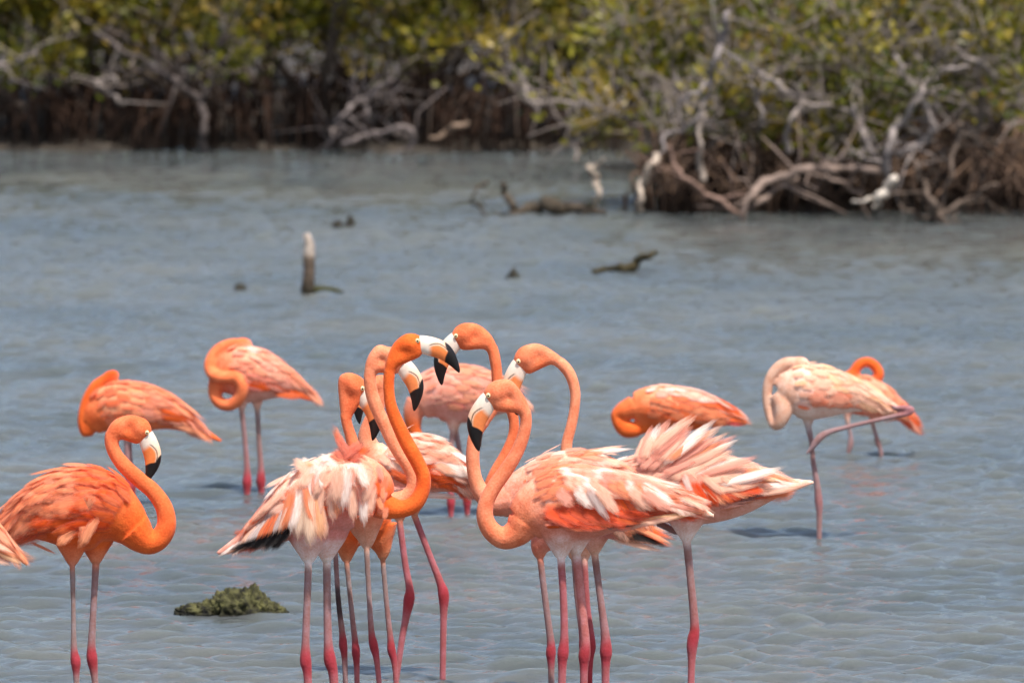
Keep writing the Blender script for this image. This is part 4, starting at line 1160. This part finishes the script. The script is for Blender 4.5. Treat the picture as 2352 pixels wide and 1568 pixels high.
for i in range(8):
    _k(1280 + i * 24, 1072 + i * 2, 1380 + i * 24, 1092 + i * 5, 26, pick(PALE, WHT, PEA, PINK), 'long', -62 + i * 2, 6)
for (x1, y1, x2, y2, w_) in ((1346, 1104, 1404, 1198, 24), (1368, 1104, 1424, 1180, 30), (1318, 1108, 1372, 1164, 34), (1440, 1108, 1508, 1168, 32), (1278, 1112, 1322, 1158, 34), (1470, 1112, 1548, 1170, 30)):
    _k(x1, y1, x2, y2, w_, pick(PALE, WHT, PINK, GRYP), 'long', -92, 4)
_k(1500, 1150, 1642, 1188, 14, PINK, 'nar', -52, 14); _k(1490, 1140, 1635, 1176, 14, PEA, 'nar', -54, 16); _k(1450, 1195, 1612, 1168, 18, CREAM, 'long', -52, 12); _k(1400, 1212, 1560, 1176, 18, ROSE, 'long', -56, 12); _k(1430, 1205, 1590, 1172, 14, PALE, 'long', -58, 12); _k(1388, 1204, 1475, 1190, 14, BLK, 'long', -74, 6)
flamingo('flamingo in front of the centre right group, orange wing band and curved neck', 1300, 1700,
    [(1640, 1184, 4), (1580, 1164, 20), (1500, 1148, 42), (1420, 1150, 66), (1340, 1156, 84), (1275, 1163, 84), (1228, 1180, 68), (1204, 1200, 50)],
    [(1186, 1222, 33), (1156, 1234, 26), (1128, 1216, 22.5), (1114, 1186, 20), (1118, 1150, 18.5), (1136, 1115, 17.5), (1161, 1080, 17), (1186, 1040, 15.5), (1202, 1000, 14.5), (1208, 962, 14), (1197, 926, 16), (1178, 906, 20)],
    (1122, 906, 1100, 1035, -1),
    [leg([(1288, 1275, 9.5), (1294, 1374, 9), (1296, 1457, 10), (1293, 1497, 14), (1291, 1540, 10), (1289, 1740, 9)], -20, (LEGP, ANK, LEGP), th=30, tc=WHT),
     leg([(1323, 1268, 11), (1334, 1374, 10.5), (1344, 1470, 11.5), (1342, 1507, 14.5), (1341, 1550, 9.5), (1340, 1740, 9.5)], 12, (mixc(LEGP, PINK, .3), ANK, LEGP), th=30, tc=WHT)],
    pal(PALE, mixc(SAL, ROSE, .5), mixc(OR, SAL, .65), mixc(OR, SAL, .8), mixc(OR, SAL, .5), PALE, WHT), 10,
    wing=dict(cmix=cH, rows=17, cols=12, lift=2.5, droop=9, L0=.07, L1=.14, longc=lambda f: pick(PALE, WHT, PEA), secc=DOR, prim=0), hero=_hh)

# --- birds of the middle distance
def cB(t, f): return pick(PEA, SAL, mixc(PEA, OR, .35), PINK) if t < .72 else pick(mixc(OR, SAL, .5), SAL)
far = dict(rows=11, cols=8, long=6, lift=1.5, jit=4, prim=0, seclo=5)
flamingo('sleeping orange flamingo with tucked head, leftmost of the resting birds', 285, 1160,
    [(510, 1013, 3.5), (462, 989, 13), (415, 963, 27), (370, 944, 45), (320, 936, 58), (270, 938, 61), (232, 953, 48), (208, 976, 28)],
    [(200, 990, 16), (193, 972, 14), (194, 945, 13), (203, 915, 13), (221, 887, 13.5), (244, 871, 13)], None,
    [leg([(291, 1003, 7), (293, 1050, 6.5), (295, 1090, 7), (297, 1115, 10.5), (299, 1135, 7), (300, 1200, 6)], -12, th=18), leg([(296, 1003, 7), (298, 1050, 6.5), (301, 1090, 7), (303, 1115, 10.5), (304, 1135, 7), (304, 1200, 6)], 12, th=18)],
    pal(PEA, mixc(OR, SAL, .4), OR, OR, DOR, OR), 11, vox=.006, wing=dict(far, cmix=cB, secc=mixc(OR, ROSE, .4), longc=lambda f: pick(PEA, PINK, OR)),
    hero=[(400, 955, 508, 1012, 18, OR, 'long', -20, 8), (390, 965, 495, 1004, 18, PEA, 'long', -24, 8)])
flamingo('pink flamingo asleep with its neck looped in a ring, beyond the left rock', 580, 1135,
    [(736, 924, 3.5), (700, 898, 13), (660, 882, 32), (615, 868, 54), (570, 860, 66), (532, 858, 58), (506, 866, 40)],
    [(498, 890, 20, -10), (497, 910, 15, -18), (512, 925, 14.5, -26), (534, 925, 14.5, -34), (553, 908, 14.5, -42), (558, 882, 14.5, -48), (544, 862, 14, -46), (520, 864, 13.5, -42), (497, 861, 14, -30), (484, 845, 14, -14), (487, 824, 14, -6), (503, 804, 14.5, 0), (526, 793, 14.5, 0), (545, 790, 14, 0)], None,
    [leg([(556, 938, 7), (563, 1002, 6.5), (568, 1072, 7.5), (568, 1106, 11.5), (568, 1130, 8), (568, 1180, 7)], -14, th=18), leg([(591, 936, 7), (594, 1002, 6.5), (599, 1072, 7.5), (599, 1106, 11.5), (600, 1130, 8), (600, 1180, 7)], 14, (LEGG, ANK, LEGP), th=18)],
    pal(mixc(PEA, PINK, .4), PINK, mixc(OR, PEA, .3), mixc(OR, PEA, .35), OR, OR), 12, vox=.006, wing=dict(far, cmix=lambda t, f: pick(PINK, PEA, PALE, mixc(PINK, PEA, .5)) if f > .25 else pick(OR, ROSE, PINK), secc=OR, longc=lambda f: pick(PINK, PEA, OR)),
    hero=[(640, 880, 734, 924, 18, OR, 'long', -26, 8), (630, 900, 705, 912, 18, OR, 'long', -30, 6), (570, 815, 600, 800, 22, WHT, 'cov', -30, 0), (560, 800, 610, 806, 20, WHT, 'cov', -26, 0)])
flamingo('pale pink flamingo resting behind the crossed bills, its neck bent down', 1055, 1185,
    [(1226, 936, 3.5), (1180, 920, 26), (1120, 908, 54), (1060, 905, 67), (1000, 905, 60), (962, 922, 42)],
    [(950, 950, 24), (951, 985, 17), (966, 1012, 14), (988, 1028, 13), (1008, 1042, 14)], (1025, 1058, 1040, 1120, 1),
    [leg([(1040, 985, 7), (1034, 1060, 6.5), (1035, 1125, 7.5), (1036, 1153, 10.5), (1036, 1175, 7), (1036, 1225, 6)], -12, th=18), leg([(1046, 985, 7), (1060, 1060, 6.5), (1072, 1125, 7.5), (1073, 1153, 10.5), (1073, 1175, 7), (1073, 1225, 6)], 12, th=18)],
    pal(PINK, mixc(PINK, ROSE, .5), mixc(SAL, PINK, .4), OR, OR, PALE), 13, vox=.006, wing=dict(far, cmix=lambda t, f: pick(PINK, PALE, PINK, PEA), secc=ROSE, longc=lambda f: pick(PINK, PALE, PEA)))
flamingo('preening orange flamingo with its head buried in its breast feathers', 1540, 1190,
    [(1714, 972, 7), (1664, 955, 24), (1604, 944, 44), (1542, 938, 52), (1492, 932, 46), (1456, 934, 34)],
    [(1430, 945, 22), (1417, 955, 15), (1427, 976, 18), (1446, 986, 20), (1464, 978, 20)], (1488, 962, 1528, 915, 1),
    [leg([(1530, 1003, 7), (1530, 1060, 6.5), (1530, 1125, 7.5), (1530, 1150, 10.5), (1530, 1175, 7), (1530, 1230, 6)], -12, th=18), leg([(1550, 1003, 7), (1552, 1060, 6.5), (1553, 1125, 7.5), (1553, 1150, 10.5), (1553, 1175, 7), (1553, 1230, 6)], 12, th=18)],
    pal(PEA, OR, mixc(OR, PEA, .3), OR, OR, mixc(OR, PINK, .4)), 14, vox=.006, wing=dict(far, cmix=lambda t, f: pick(PALE, WHT, PALE, PINK) if f > .5 else pick(OR, mixc(OR, PEA, .5), PEA), secc=OR, longc=lambda f: pick(PALE, OR, PEA)),
    hero=[(1640, 945, 1712, 968, 18, OR, 'long', -24, 6), (1650, 960, 1712, 976, 14, lin((206, 60, 70)), 'long', -22, 6)])
FPL = lin((244, 198, 172)); TAN = lin((214, 164, 136))
flamingo('creamy pale flamingo balancing on one leg with the other folded back', 1880, 1240,
    [(2068, 936, 3.5), (2012, 926, 19), (1955, 910, 39), (1900, 902, 58), (1850, 900, 65), (1814, 906, 54), (1796, 914, 38)],
    [(1799, 928, 25, -14), (1796, 950, 20, -20), (1788, 969, 15, -20), (1778, 973, 12.5, -14), (1769, 955, 12, -4), (1761, 918, 11.5, 0), (1764, 880, 12, 0), (1779, 852, 13.5, 0), (1801, 836, 14.5, 0), (1822, 833, 14, 0)], None,
    [leg([(1856, 980, 8), (1863, 1013, 6.5), (1868, 1062, 6.5), (1877, 1115, 8), (1881, 1155, 10), (1882, 1180, 7.5), (1882, 1238, 6.5), (1882, 1290, 6)], 10, (LEGM, mixc(LEGM, ANK, .25), LEGM), th=17, tc=GRYP),
     leg([(2052, 934, 6), (2076, 934, 7), (2091, 939, 8.5), (2080, 947, 7), (2052, 953, 6), (2016, 961, 5.5), (1980, 969, 5.5), (1940, 979, 6), (1906, 988, 7), (1886, 998, 9), (1874, 1010, 9), (1862, 1027, 6), (1849, 1041, 2.5)], -26, (LEGM, mixc(LEGM, LEGP, .5), LEGM), thigh=False, fold=True, ank=2)],
    pal(FPL, mixc(FPL, GRYP, .4), TAN, TAN, mixc(TAN, OR, .4), PALE), 15, vox=.006, wing=dict(far, cmix=lambda t, f: pick(FPL, PALE, FPL, CREAM) if f > .27 else pick(OR, FPL, mixc(OR, FPL, .4), TAN), secc=mixc(OR, TAN, .4), longc=lambda f: pick(FPL, GRYP, PALE), prim=2))
flamingo('orange flamingo partly behind the creamy one, neck curled in a ring', 1985, 1048,
    [(2106, 986, 3.5), (2082, 960, 14), (2050, 937, 29), (2010, 917, 42), (1972, 906, 46), (1948, 900, 38)],
    [(1945, 878, 22), (1960, 856, 13.5), (1972, 838, 12), (1992, 831, 11.5), (2010, 842, 12), (2018, 860, 12.5), (2008, 876, 12)], None,
    [leg([(1946, 966, 6), (1953, 1000, 5.5), (1953, 1020, 7.5), (1948, 1040, 5.5), (1944, 1090, 5)], -10, (LEGG, LEGM, LEGM), th=12), leg([(2004, 972, 6), (2012, 1000, 5.5), (2017, 1018, 7.5), (2023, 1036, 5.5), (2030, 1090, 5)], 10, (LEGG, LEGM, LEGM), th=12)],
    pal(mixc(PEA, PINK, .5), mixc(OR, ROSE, .5), OR, OR, OR, DOR), 16, vox=.007, wing=dict(far, rows=6, cols=5, cmix=lambda t, f: pick(PINK, PEA, PEA) if f > .3 else pick(OR, ROSE), secc=OR, longc=lambda f: pick(PINK, PEA, OR)),
    hero=[(2060, 945, 2104, 986, 14, DOR, 'long', -16, 6)])
